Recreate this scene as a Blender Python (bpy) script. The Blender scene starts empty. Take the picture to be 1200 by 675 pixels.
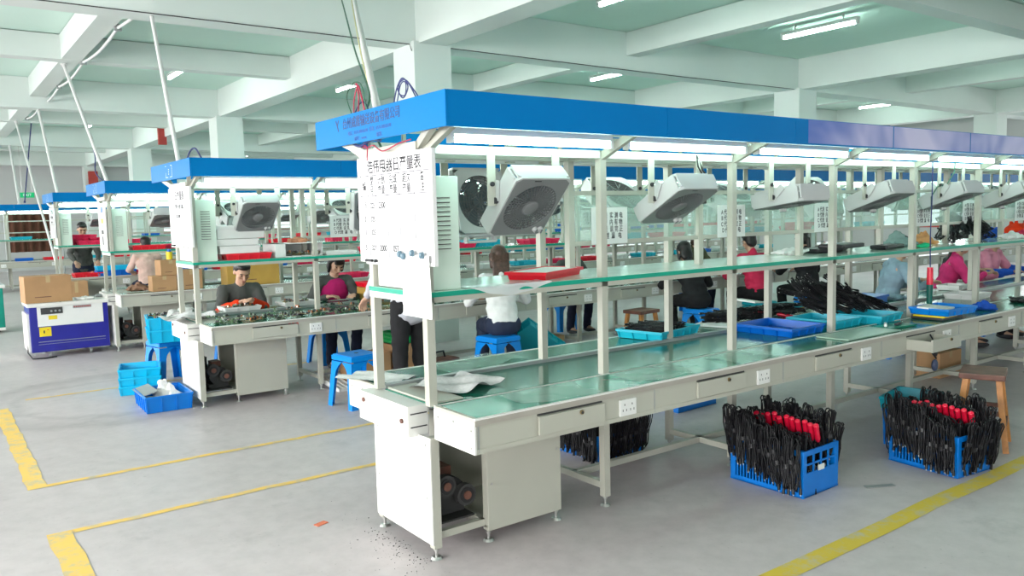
import bpy, bmesh, math, random
from mathutils import Vector, Matrix, Euler
random.seed(7)
scene = bpy.context.scene
COL = scene.collection
D2R = math.radians
PI = math.pi

# ------------------------------------------------------------------ materials
MATS = {}
def mat(name, col, rough=0.5, metal=0.0, spec=0.5, var=0.06, scale=6.0, bump=0.0, bscale=40.0, emit=None, estr=0.0, alpha=1.0, coat=0.0, trans=0.0):
    if name in MATS: return MATS[name]
    m = bpy.data.materials.new(name); m.use_nodes = True
    nt = m.node_tree; b = nt.nodes['Principled BSDF']
    b.inputs['Roughness'].default_value = rough
    b.inputs['Metallic'].default_value = metal
    b.inputs['Specular IOR Level'].default_value = spec
    b.inputs['Coat Weight'].default_value = coat
    b.inputs['Coat Roughness'].default_value = 0.08
    b.inputs['Transmission Weight'].default_value = trans
    b.inputs['Alpha'].default_value = alpha
    tc = nt.nodes.new('ShaderNodeTexCoord')
    if var > 0:
        n = nt.nodes.new('ShaderNodeTexNoise'); n.inputs['Scale'].default_value = scale; n.inputs['Detail'].default_value = 4
        nt.links.new(tc.outputs['Object'], n.inputs['Vector'])
        r = nt.nodes.new('ShaderNodeValToRGB')
        r.color_ramp.elements[0].position = 0.3; r.color_ramp.elements[1].position = 0.7
        r.color_ramp.elements[0].color = [max(0, c*(1-var)) for c in col] + [1]
        r.color_ramp.elements[1].color = [min(1, c*(1+var)) for c in col] + [1]
        nt.links.new(n.outputs['Fac'], r.inputs['Fac']); nt.links.new(r.outputs['Color'], b.inputs['Base Color'])
    else:
        b.inputs['Base Color'].default_value = list(col) + [1]
    if bump > 0:
        n2 = nt.nodes.new('ShaderNodeTexNoise'); n2.inputs['Scale'].default_value = bscale; n2.inputs['Detail'].default_value = 3
        nt.links.new(tc.outputs['Object'], n2.inputs['Vector'])
        bp = nt.nodes.new('ShaderNodeBump'); bp.inputs['Strength'].default_value = bump; bp.inputs['Distance'].default_value = 0.02
        nt.links.new(n2.outputs['Fac'], bp.inputs['Height']); nt.links.new(bp.outputs['Normal'], b.inputs['Normal'])
    if emit:
        b.inputs['Emission Color'].default_value = list(emit) + [1]; b.inputs['Emission Strength'].default_value = estr
    MATS[name] = m
    return m

def floor_mat():
    m = bpy.data.materials.new('concrete_floor'); m.use_nodes = True
    nt = m.node_tree; b = nt.nodes['Principled BSDF']; L = nt.links
    b.inputs['Roughness'].default_value = 0.42; b.inputs['Specular IOR Level'].default_value = 0.35
    tc = nt.nodes.new('ShaderNodeTexCoord')
    def noise(s, d, rough=0.6):
        n = nt.nodes.new('ShaderNodeTexNoise'); n.inputs['Scale'].default_value = s; n.inputs['Detail'].default_value = d
        n.inputs['Roughness'].default_value = rough; L.new(tc.outputs['Object'], n.inputs['Vector']); return n
    def ramp(src, p0, c0, p1, c1):
        r = nt.nodes.new('ShaderNodeValToRGB'); e = r.color_ramp.elements
        e[0].position = p0; e[0].color = (c0, c0*0.968, c0*0.972, 1); e[1].position = p1; e[1].color = (c1, c1*0.968, c1*0.972, 1)
        L.new(src, r.inputs['Fac']); return r
    def mul(a, c, f):
        x = nt.nodes.new('ShaderNodeMix'); x.data_type = 'RGBA'; x.blend_type = 'MULTIPLY'; x.inputs[0].default_value = f
        L.new(a, x.inputs[6]); L.new(c, x.inputs[7]); return x.outputs[2]
    big = ramp(noise(0.55, 5).outputs['Fac'], 0.33, 0.545, 0.66, 0.655)
    fine = ramp(noise(9, 8, 0.7).outputs['Fac'], 0.32, 0.86, 0.6, 1.0)
    spots = ramp(noise(38, 3).outputs['Fac'], 0.27, 0.62, 0.33, 1.0)
    stain = ramp(noise(1.7, 6, 0.7).outputs['Fac'], 0.28, 0.72, 0.43, 1.0)
    c = mul(big.outputs['Color'], fine.outputs['Color'], 0.8)
    c = mul(c, spots.outputs['Color'], 0.6); c = mul(c, stain.outputs['Color'], 0.75)
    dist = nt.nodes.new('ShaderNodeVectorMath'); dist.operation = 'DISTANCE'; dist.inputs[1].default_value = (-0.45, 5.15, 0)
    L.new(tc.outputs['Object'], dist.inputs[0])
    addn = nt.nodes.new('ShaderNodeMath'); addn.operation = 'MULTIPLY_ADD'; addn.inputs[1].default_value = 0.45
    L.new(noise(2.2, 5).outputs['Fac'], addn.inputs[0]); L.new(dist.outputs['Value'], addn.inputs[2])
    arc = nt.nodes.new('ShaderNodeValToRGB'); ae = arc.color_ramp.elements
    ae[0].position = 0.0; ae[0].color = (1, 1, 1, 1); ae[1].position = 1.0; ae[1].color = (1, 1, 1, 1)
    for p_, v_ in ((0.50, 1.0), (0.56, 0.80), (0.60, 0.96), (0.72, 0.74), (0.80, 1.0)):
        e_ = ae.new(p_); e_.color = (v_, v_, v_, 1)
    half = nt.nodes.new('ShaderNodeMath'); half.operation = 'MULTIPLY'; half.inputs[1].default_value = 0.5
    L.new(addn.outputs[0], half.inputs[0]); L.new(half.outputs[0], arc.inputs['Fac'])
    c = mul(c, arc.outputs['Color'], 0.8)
    L.new(c, b.inputs['Base Color'])
    bp = nt.nodes.new('ShaderNodeBump'); bp.inputs['Strength'].default_value = 0.08
    L.new(noise(25, 6).outputs['Fac'], bp.inputs['Height']); L.new(bp.outputs['Normal'], b.inputs['Normal'])
    return m

def worn_paint(name, col):
    m = bpy.data.materials.new(name); m.use_nodes = True
    nt = m.node_tree; b = nt.nodes['Principled BSDF']; L = nt.links
    b.inputs['Roughness'].default_value = 0.55
    tc = nt.nodes.new('ShaderNodeTexCoord'); n = nt.nodes.new('ShaderNodeTexNoise')
    n.inputs['Scale'].default_value = 7; n.inputs['Detail'].default_value = 8; n.inputs['Roughness'].default_value = 0.75
    L.new(tc.outputs['Object'], n.inputs['Vector'])
    r = nt.nodes.new('ShaderNodeValToRGB'); e = r.color_ramp.elements
    e[0].position = 0.36; e[0].color = (0.56, 0.50, 0.36, 1); e[1].position = 0.52; e[1].color = (*col, 1)
    L.new(n.outputs['Fac'], r.inputs['Fac']); L.new(r.outputs['Color'], b.inputs['Base Color'])
    MATS[name] = m
    return m

def clear_mat(name, col, fac):
    m = bpy.data.materials.new(name); m.use_nodes = True
    nt = m.node_tree; b = nt.nodes['Principled BSDF']; b.inputs['Base Color'].default_value = (*col, 1); b.inputs['Roughness'].default_value = 0.15
    t = nt.nodes.new('ShaderNodeBsdfTransparent'); t.inputs['Color'].default_value = (0.93, 0.97, 0.95, 1)
    mx = nt.nodes.new('ShaderNodeMixShader'); mx.inputs[0].default_value = fac
    o = nt.nodes['Material Output']
    nt.links.new(t.outputs[0], mx.inputs[1]); nt.links.new(b.outputs[0], mx.inputs[2]); nt.links.new(mx.outputs[0], o.inputs['Surface'])
    MATS[name] = m
    return m

M_FLOOR = floor_mat()
M_STEEL = mat('cream_painted_steel', (0.505, 0.505, 0.435), 0.38, var=0.03, scale=3)
M_STEELW = mat('white_painted_steel', (0.83, 0.83, 0.79), 0.35, var=0.02, scale=3)
M_GREEN = mat('green_belt', (0.022, 0.19, 0.128), 0.13, spec=0.20, var=0.18, scale=2.2, bump=0.03, bscale=5)
M_MAT = mat('green_table_mat', (0.026, 0.215, 0.14), 0.15, spec=0.20, var=0.15, scale=2.5, bump=0.06, bscale=4)
M_SHELF = mat('pale_green_shelf_top', (0.56, 0.75, 0.64), 0.12, var=0.06, scale=2, bump=0.08, bscale=6)
M_SHEDGE = mat('green_shelf_edge', (0.0, 0.36, 0.24), 0.3, var=0.08)
M_GREYRAIL = mat('grey_metal_rail', (0.40, 0.42, 0.42), 0.35, metal=0.4, var=0.04)
M_BLUE = mat('blue_fascia_paint', (0.0, 0.185, 0.52), 0.33, spec=0.08, var=0.05, scale=1.2, bump=0.03, bscale=2.5, coat=0.0)
def reflection_paint():
    m = bpy.data.materials.new('lavender_reflection'); m.use_nodes = True  # blue to lavender mottling, a window reflection put into the colour
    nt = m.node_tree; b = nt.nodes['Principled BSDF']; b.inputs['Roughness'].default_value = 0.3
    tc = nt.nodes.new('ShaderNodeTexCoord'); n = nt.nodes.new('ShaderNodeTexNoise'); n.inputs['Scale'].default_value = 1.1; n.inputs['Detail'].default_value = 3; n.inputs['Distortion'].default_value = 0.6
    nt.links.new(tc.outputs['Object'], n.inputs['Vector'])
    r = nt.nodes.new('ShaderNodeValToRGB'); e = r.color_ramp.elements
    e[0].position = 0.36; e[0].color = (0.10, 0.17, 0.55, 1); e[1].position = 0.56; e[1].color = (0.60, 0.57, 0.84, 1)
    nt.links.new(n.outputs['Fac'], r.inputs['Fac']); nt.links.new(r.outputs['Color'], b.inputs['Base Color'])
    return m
M_LAV = reflection_paint()
M_TUBE = mat('lit_fluorescent_tube', (1, 1, 1), 0.4, var=0, emit=(0.63, 1.0, 0.85), estr=16.0)
M_CTUBE = mat('lit_ceiling_tube', (1, 1, 1), 0.4, var=0, emit=(0.78, 1.0, 0.91), estr=44.0)
M_WHITE = mat('white_enamel', (0.86, 0.87, 0.85), 0.3, var=0.02)
M_BOARD = mat('whiteboard_surface', (0.78, 0.78, 0.79), 0.18, var=0.01)
M_INK = mat('marker_ink', (0.015, 0.015, 0.02), 0.6, var=0.05)
M_LINE = mat('thin_grid_ink', (0.09, 0.09, 0.11), 0.6, var=0.05)
M_FTXT = mat('dark_blue_print', (0.0, 0.03, 0.16), 0.4, var=0.05)
M_FTXT2 = mat('mid_blue_print', (0.0, 0.08, 0.34), 0.4, var=0.05)
M_WTXT = mat('white_print', (0.8, 0.85, 0.9), 0.5, var=0.03)
M_CTRL = mat('grey_green_cabinet', (0.74, 0.86, 0.76), 0.35, var=0.03)
M_DARK = mat('dark_slot', (0.05, 0.05, 0.05), 0.6, var=0.1)
M_BLACK = mat('black_rubber', (0.016, 0.016, 0.019), 0.38, var=0.25, scale=15)
M_BLACKC = mat('black_cable', (0.008, 0.008, 0.010), 0.33, spec=0.3, var=0.3, scale=20)
M_REDP = mat('red_translucent_plug', (0.80, 0.01, 0.05), 0.12, var=0.1, spec=0.8)
M_BRASS = mat('brass_lock', (0.36, 0.27, 0.13), 0.3, metal=0.9, var=0.1)
M_CHROME = mat('zinc_screw', (0.55, 0.55, 0.53), 0.3, metal=0.8, var=0.05)
M_FAN = mat('fan_housing_white', (0.56, 0.575, 0.57), 0.4, var=0.03)
M_FANF = mat('fan_front_shaded', (0.21, 0.22, 0.225), 0.45, var=0.04)  # darker than the housing: shade of the down-facing front put into the colour
M_RIM = mat('worn_metal_edge', (0.46, 0.43, 0.38), 0.35, metal=0.2, var=0.06)
M_GRILLE = mat('fan_grille_grey', (0.15, 0.16, 0.165), 0.4, var=0.05)
M_BLADE = mat('fan_blade_blue', (0.13, 0.17, 0.19), 0.3, alpha=1, var=0.08)
M_PAPER = mat('white_paper', (0.86, 0.88, 0.86), 0.7, var=0.02)
M_NEWS = mat('crumpled_newsprint', (0.70, 0.71, 0.70), 0.8, var=0.12, scale=40)
M_CYAN = mat('cyan_plastic', (0.0, 0.50, 0.82), 0.32, var=0.06)
M_CYAN2 = mat('turquoise_plastic', (0.01, 0.47, 0.63), 0.35, var=0.06)
M_TRAYB = mat('blue_plastic', (0.0, 0.14, 0.62), 0.3, var=0.06)
M_CRATE = mat('mid_blue_plastic', (0.0, 0.19, 0.68), 0.32, var=0.07)
M_STOOL = mat('bright_blue_plastic', (0.0, 0.27, 0.85), 0.3, var=0.05)
M_TEAL = mat('teal_plastic', (0.0, 0.33, 0.42), 0.35, var=0.06)
M_RED = mat('red_plastic', (0.80, 0.01, 0.03), 0.3, var=0.06)
M_PINKR = mat('pinkish_red_plastic', (0.80, 0.02, 0.10), 0.35, var=0.08)
M_CARD = mat('brown_cardboard', (0.47, 0.27, 0.13), 0.75, var=0.1, scale=4)
M_CARD2 = mat('yellow_brown_cardboard', (0.50, 0.30, 0.06), 0.7, var=0.1, scale=4)
M_TAPE = mat('packing_tape', (0.55, 0.40, 0.22), 0.25, var=0.05)
M_WOOD = mat('orange_wood', (0.48, 0.20, 0.05), 0.45, var=0.25, scale=14)
M_WOODD = mat('dark_worn_wood', (0.16, 0.065, 0.045), 0.5, var=0.35, scale=10)
M_YEL = mat('yellow_sticker', (0.85, 0.65, 0.02), 0.4, var=0.06)
M_NAVY = mat('deep_blue_enamel', (0.022, 0.022, 0.30), 0.3, var=0.08)
M_TEALM = mat('green_enamel', (0.0, 0.27, 0.20), 0.35, var=0.06)
M_SLAB = mat('pale_green_slab', (0.66, 0.86, 0.77), 0.85, var=0.03, scale=0.6)  # slab has an even pale green tint
M_BEAM = mat('off_white_plaster', (0.71, 0.775, 0.74), 0.85, var=0.03, scale=0.8)
M_WALL = mat('grey_white_wall_paint', (0.56, 0.575, 0.57), 0.85, var=0.04, scale=0.5)
M_REDF = mat('red_window_frame', (0.45, 0.05, 0.04), 0.5, var=0.08)
M_FILM2 = clear_mat('thin_clear_film', (0.80, 0.92, 0.88), 0.16)
M_GLASS = clear_mat('window_glass', (0.8, 0.9, 0.9), 0.08)
M_CLEAR = clear_mat('milky_plastic_sheet', (0.62, 0.78, 0.71), 0.30)
M_FILM = clear_mat('clear_bag_film', (0.9, 0.92, 0.93), 0.72)
M_YLINE = worn_paint('worn_yellow_floor_paint', (0.92, 0.60, 0.14))
M_YLINE2 = worn_paint('mustard_floor_paint', (0.72, 0.53, 0.05))
M_PIPE = mat('white_conduit', (0.80, 0.80, 0.79), 0.4, var=0.03)
M_WIRE = mat('dark_green_wire', (0.03, 0.12, 0.07), 0.4, var=0.1)
M_WIRER = mat('red_wire', (0.40, 0.02, 0.06), 0.4, var=0.1)
M_WIREY = mat('pale_yellow_wire', (0.72, 0.68, 0.35), 0.5, var=0.1)
M_WIREB = mat('dark_blue_wire', (0.02, 0.03, 0.15), 0.4, var=0.1)
M_PCB = mat('green_brown_circuit_board', (0.12, 0.20, 0.10), 0.4, var=0.5, scale=60)
M_PCB2 = mat('brown_circuit_board', (0.30, 0.22, 0.10), 0.4, var=0.5, scale=60)
M_COMP = mat('silver_component', (0.55, 0.55, 0.52), 0.3, metal=0.6, var=0.2)
M_COMPB = mat('black_component', (0.03, 0.03, 0.035), 0.4, var=0.3)
M_COPPER = mat('copper_coil', (0.45, 0.16, 0.06), 0.35, metal=0.5, var=0.2)
M_SIGNG = mat('exit_sign_green', (0.0, 0.30, 0.10), 0.4, var=0.02, emit=(0.0, 0.5, 0.18), estr=0.5)
M_FOAM = mat('white_foam', (0.85, 0.86, 0.84), 0.7, var=0.03)
M_DGREEN = mat('dark_green_plastic', (0.0, 0.11, 0.085), 0.35, var=0.1)
M_SKIN = mat('skin', (0.60, 0.36, 0.25), 0.55, var=0.06, scale=12)
M_HAIRK = mat('black_hair', (0.014, 0.011, 0.011), 0.42, var=0.4, scale=40)
M_HAIRB = mat('brown_hair', (0.075, 0.040, 0.028), 0.42, var=0.4, scale=40)
M_EYE = mat('dark_eye', (0.02, 0.015, 0.012), 0.25, var=0.1)
M_LIP = mat('lip', (0.42, 0.16, 0.13), 0.5, var=0.05)
def cloth(name, c): return mat(name, c, 0.85, var=0.12, scale=9, bump=0.15, bscale=18, spec=0.2)

# ------------------------------------------------------------------ mesh builder
class MB:
    """collects shapes into one mesh with several material slots"""
    def __init__(s): s.bm = bmesh.new(); s.mats = []
    def mi(s, m):
        if m not in s.mats: s.mats.append(m)
        return s.mats.index(m)
    def _faces(s, vs, quads, m, smooth=False):
        k = s.mi(m); bv = [s.bm.verts.new(v) for v in vs]; out = []
        for q in quads:
            try:
                f = s.bm.faces.new([bv[i] for i in q]); f.material_index = k; f.smooth = smooth; out.append(f)
            except ValueError: pass
        return bv, out
    def box(s, x0, y0, z0, x1, y1, z1, m, M=None, bev=0.0):
        vs = [Vector(v) for v in ((x0,y0,z0),(x1,y0,z0),(x1,y1,z0),(x0,y1,z0),(x0,y0,z1),(x1,y0,z1),(x1,y1,z1),(x0,y1,z1))]
        if M is not None: vs = [M @ v for v in vs]
        bv, fs = s._faces(vs, [(0,3,2,1),(4,5,6,7),(0,1,5,4),(1,2,6,5),(2,3,7,6),(3,0,4,7)], m)
        if bev > 0:
            es = list({e for f in fs for e in f.edges})
            r = bmesh.ops.bevel(s.bm, geom=es, offset=bev, segments=2, profile=0.6, affect='EDGES')
            k = s.mi(m)
            for f in r['faces']: f.material_index = k
        return s
    def bar(s, a, b, w, h, m, up=(0,0,1)):
        """rectangular bar from a to b, w across, h along up"""
        a, b, up = Vector(a), Vector(b), Vector(up); d = (b-a).normalized()
        if abs(d.dot(up)) > 0.98: up = Vector((1,0,0))
        x = d.cross(up).normalized(); z = x.cross(d).normalized()
        vs = [p + x*sx*w/2 + z*sz*h/2 for p in (a, b) for sx, sz in ((-1,-1),(1,-1),(1,1),(-1,1))]
        s._faces(vs, [(0,1,2,3),(7,6,5,4),(0,4,5,1),(1,5,6,2),(2,6,7,3),(3,7,4,0)], m); return s
    def cyl(s, a, b, r0, m, r1=None, n=12, caps=True, smooth=True):
        r1 = r0 if r1 is None else r1
        a, b = Vector(a), Vector(b); d = (b-a)
        if d.length < 1e-9: return s
        d.normalize(); u = Vector((0,0,1)) if abs(d.z) < 0.9 else Vector((1,0,0))
        x = d.cross(u).normalized(); y = d.cross(x)
        vs = []
        for p, r in ((a, r0), (b, r1)):
            for i in range(n):
                t = 2*PI*i/n; vs.append(p + (x*math.cos(t) + y*math.sin(t))*r)
        q = [(i, (i+1) % n, n+(i+1) % n, n+i) for i in range(n)]
        s._faces(vs, q, m, smooth)
        if caps:
            s._faces(vs[:n], [tuple(range(n))[::-1]], m); s._faces(vs[n:], [tuple(range(n))], m)
        return s
    def tube(s, pts, r, m, n=6, closed=False):
        pts = [Vector(p) for p in pts]; N = len(pts); vs = []; ref = None
        for i, p in enumerate(pts):
            if closed: d = pts[(i+1) % N] - pts[i-1]
            else: d = pts[min(i+1, N-1)] - pts[max(i-1, 0)]
            if d.length < 1e-9: d = Vector((0,0,1))
            d.normalize()
            if ref is None:
                u = Vector((0,0,1)) if abs(d.z) < 0.9 else Vector((1,0,0)); x = d.cross(u).normalized()
            else:
                x = ref - d*ref.dot(d)
                x = x.normalized() if x.length > 1e-6 else d.orthogonal().normalized()
            ref = x; y = d.cross(x)
            rr = r[i] if isinstance(r, (list, tuple)) else r
            for k in range(n):
                t = 2*PI*k/n; vs.append(p + (x*math.cos(t)+y*math.sin(t))*rr)
        q = []
        for i in range(N if closed else N-1):
            j = (i+1) % N
            for k in range(n): q.append((i*n+k, i*n+(k+1) % n, j*n+(k+1) % n, j*n+k))
        s._faces(vs, q, m, True)
        if not closed:
            s._faces(vs[:n], [tuple(range(n))[::-1]], m); s._faces(vs[-n:], [tuple(range(n))], m)
        return s
    def ell(s, c, r, m, M=None, nu=14, nv=9):
        c = Vector(c); r = (r, r, r) if isinstance(r, (int, float)) else r
        vs = []; q = []
        for j in range(nv+1):
            ph = PI*j/nv
            for i in range(nu):
                t = 2*PI*i/nu
                v = Vector((r[0]*math.sin(ph)*math.cos(t), r[1]*math.sin(ph)*math.sin(t), r[2]*math.cos(ph)))
                if M is not None: v = M @ v
                vs.append(c + v)
        for j in range(nv):
            for i in range(nu):
                q.append((j*nu+i, (j+1)*nu+i, (j+1)*nu+(i+1) % nu, j*nu+(i+1) % nu))
        s._faces(vs, q, m, True); return s
    def cap(s, a, b, r0, r1, m=None):
        """round cone, for voxel-joined bodies"""
        m = m or M_SKIN
        s.cyl(a, b, r0, m, r1, n=12); s.ell(a, r0, m, nu=12, nv=8); s.ell(b, r1, m, nu=12, nv=8); return s
    def prism(s, poly, z0, z1, m, axis='z', M=None):
        n = len(poly)
        def P(u, v, w):
            p = Vector((u, v, w)) if axis == 'z' else (Vector((u, w, v)) if axis == 'y' else Vector((w, u, v)))
            return M @ p if M is not None else p
        vs = [P(u, v, z0) for u, v in poly] + [P(u, v, z1) for u, v in poly]
        q = [tuple(range(n))[::-1], tuple(range(n, 2*n))] + [(i, (i+1) % n, n+(i+1) % n, n+i) for i in range(n)]
        bv, fs = s._faces(vs, q, m); return s
    def ring_plate(s, w, h, r, y0, y1, m, n=40, rc=0.03):
        """square plate (in x,z) with a round hole, between y0 and y1"""
        out, inn = [], []
        for i in range(n):
            t = 2*PI*i/n; c, sn = math.cos(t), math.sin(t)
            k = 1/max(abs(c)/(w/2), abs(sn)/(h/2)); ox, oz = c*k, sn*k
            lx, lz = w/2-rc, h/2-rc
            if abs(ox) > lx and abs(oz) > lz:
                dx, dz = abs(ox)-lx, abs(oz)-lz; l = math.hypot(dx, dz)
                if l > rc: ox = math.copysign(lx+dx/l*rc, ox); oz = math.copysign(lz+dz/l*rc, oz)
            out.append((ox, oz)); inn.append((c*r, sn*r))
        vs = [Vector((x, y, z)) for y in (y0, y1) for loop in (out, inn) for x, z in loop]
        q = []
        for i in range(n):
            j = (i+1) % n
            q += [(i, j, n+j, n+i), (2*n+j, 2*n+i, 3*n+i, 3*n+j), (j, i, 2*n+i, 2*n+j), (n+i, n+j, 3*n+j, 3*n+i)]
        s._faces(vs, q, m); return s
    def grid(s, f, nu, nv, m, smooth=True):
        vs = [Vector(f(i/nu, j/nv)) for j in range(nv+1) for i in range(nu+1)]
        q = [(j*(nu+1)+i, j*(nu+1)+i+1, (j+1)*(nu+1)+i+1, (j+1)*(nu+1)+i) for j in range(nv) for i in range(nu)]
        s._faces(vs, q, m, smooth); return s
    def mesh(s, name, fix=True):
        me = bpy.data.meshes.new(name)
        if fix: bmesh.ops.recalc_face_normals(s.bm, faces=s.bm.faces)
        s.bm.to_mesh(me); s.bm.free()
        for m in s.mats: me.materials.append(m)
        return me

def obj(name, mesh, parent=None, loc=(0,0,0), rot=(0,0,0)):
    if isinstance(mesh, MB): mesh = mesh.mesh(name)
    o = bpy.data.objects.new(name, mesh); COL.objects.link(o)
    o.location = loc; o.rotation_euler = rot
    if parent: o.parent = parent
    return o
def tag(o, label, cat, group=None):
    o['label'] = label; o['category'] = cat
    if group: o['group'] = group
    return o
def thing(name, label, cat, loc=(0,0,0), rz=0.0, group=None, rot=None):
    o = bpy.data.objects.new(name, None); COL.objects.link(o); o.empty_display_size = 0.05
    o.location = loc; o.rotation_euler = rot or (0, 0, rz)
    return tag(o, label, cat, group)
KIDS = {}
def copy_tree(src, loc=None, rot=None, label=None, group=None, parent=None):
    c = src.copy(); COL.objects.link(c)
    if parent is not None: c.parent = parent
    if loc is not None: c.location = loc
    if rot is not None: c.rotation_euler = rot
    if label: c['label'] = label
    if group: c['group'] = group
    for ch in list(src.children): copy_tree(ch, parent=c)
    return c
def struct(name, mb, loc=(0,0,0), rot=(0,0,0)):
    o = obj(name, mb, None, loc, rot); o['kind'] = 'structure'; return o

# text turned into thin meshes
FONT = {}
def text_mesh(body, size, m, depth=0.0006, align='CENTER', squeeze=1.0):
    key = (body, size, m.name, align, squeeze)
    if key in FONT: return FONT[key]
    cu = bpy.data.curves.new('lettering', 'FONT'); cu.body = body; cu.size = size; cu.align_x = align; cu.align_y = 'CENTER'
    cu.offset = size*0.012; cu.extrude = depth; cu.resolution_u = 3
    o = bpy.data.objects.new('lettering', cu); COL.objects.link(o)
    dg = bpy.context.evaluated_depsgraph_get(); dg.update()
    me = bpy.data.meshes.new_from_object(o.evaluated_get(dg)); bpy.data.objects.remove(o)
    me.materials.clear(); me.materials.append(m)
    if squeeze != 1.0: me.transform(Matrix.Diagonal((squeeze, 1, 1, 1)))
    FONT[key] = me
    return me
R_END = (PI/2, 0, -PI/2)     # text read on a face that looks toward -X
R_FRONT = (PI/2, 0, 0)       # text read on a face that looks toward -Y
def join_texts(items, name):
    """items: (mesh, Matrix) joined in one mesh"""
    bm = bmesh.new(); mats = []
    for me, Mx in items:
        t = me.copy(); t.transform(Mx); mm = me.materials[0]
        if mm not in mats: mats.append(mm)
        k = mats.index(mm); n0 = len(bm.faces); bm.from_mesh(t); bm.faces.ensure_lookup_table()
        for f in bm.faces[n0:]: f.material_index = k
        bpy.data.meshes.remove(t)
    out = bpy.data.meshes.new(name); bm.to_mesh(out); bm.free()
    for mm in mats: out.materials.append(mm)
    return out
def TM(loc, rot): return Matrix.Translation(loc) @ Euler(rot).to_matrix().to_4x4()

# ------------------------------------------------------------------ voxel-joined bodies
def blob(mb, voxel, name, m, smooth=2):
    me = mb.mesh(name+'_raw', fix=False); o = bpy.data.objects.new(name+'_raw', me); COL.objects.link(o)
    r = o.modifiers.new('r', 'REMESH'); r.mode = 'VOXEL'; r.voxel_size = voxel; r.use_smooth_shade = True
    if smooth:
        sm = o.modifiers.new('s', 'SMOOTH'); sm.factor = 0.5; sm.iterations = smooth
    dg = bpy.context.evaluated_depsgraph_get(); dg.update()
    out = bpy.data.meshes.new_from_object(o.evaluated_get(dg)); out.name = name
    bpy.data.objects.remove(o); bpy.data.meshes.remove(me)
    out.materials.clear(); out.materials.append(m)
    return out

def rumple(me, amp, fs=9.0, seed=0.0):
    """cloth folds pressed into a garment's surface"""
    from mathutils import noise
    off = Vector((seed*3.1, seed*1.7, seed*5.3))
    nor = [v.normal.copy() for v in me.vertices]
    for v, nn in zip(me.vertices, nor):
        q = v.co + off
        d = noise.noise(Vector((q.x*fs, q.y*fs, q.z*fs*2.2))) + 0.5*noise.noise(q*fs*2.6)
        v.co += nn*(d*amp)
    return me
def ik(S, T, a, b, pole):
    S, T, pole = Vector(S), Vector(T), Vector(pole); d = T - S; L = min(d.length, (a+b)*0.995); d.normalize()
    x = (a*a - b*b + L*L)/(2*L); h = math.sqrt(max(0, a*a - x*x))
    p = pole - d*pole.dot(d); p.normalize()
    return S + d*x + p*h, S + d*L
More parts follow.
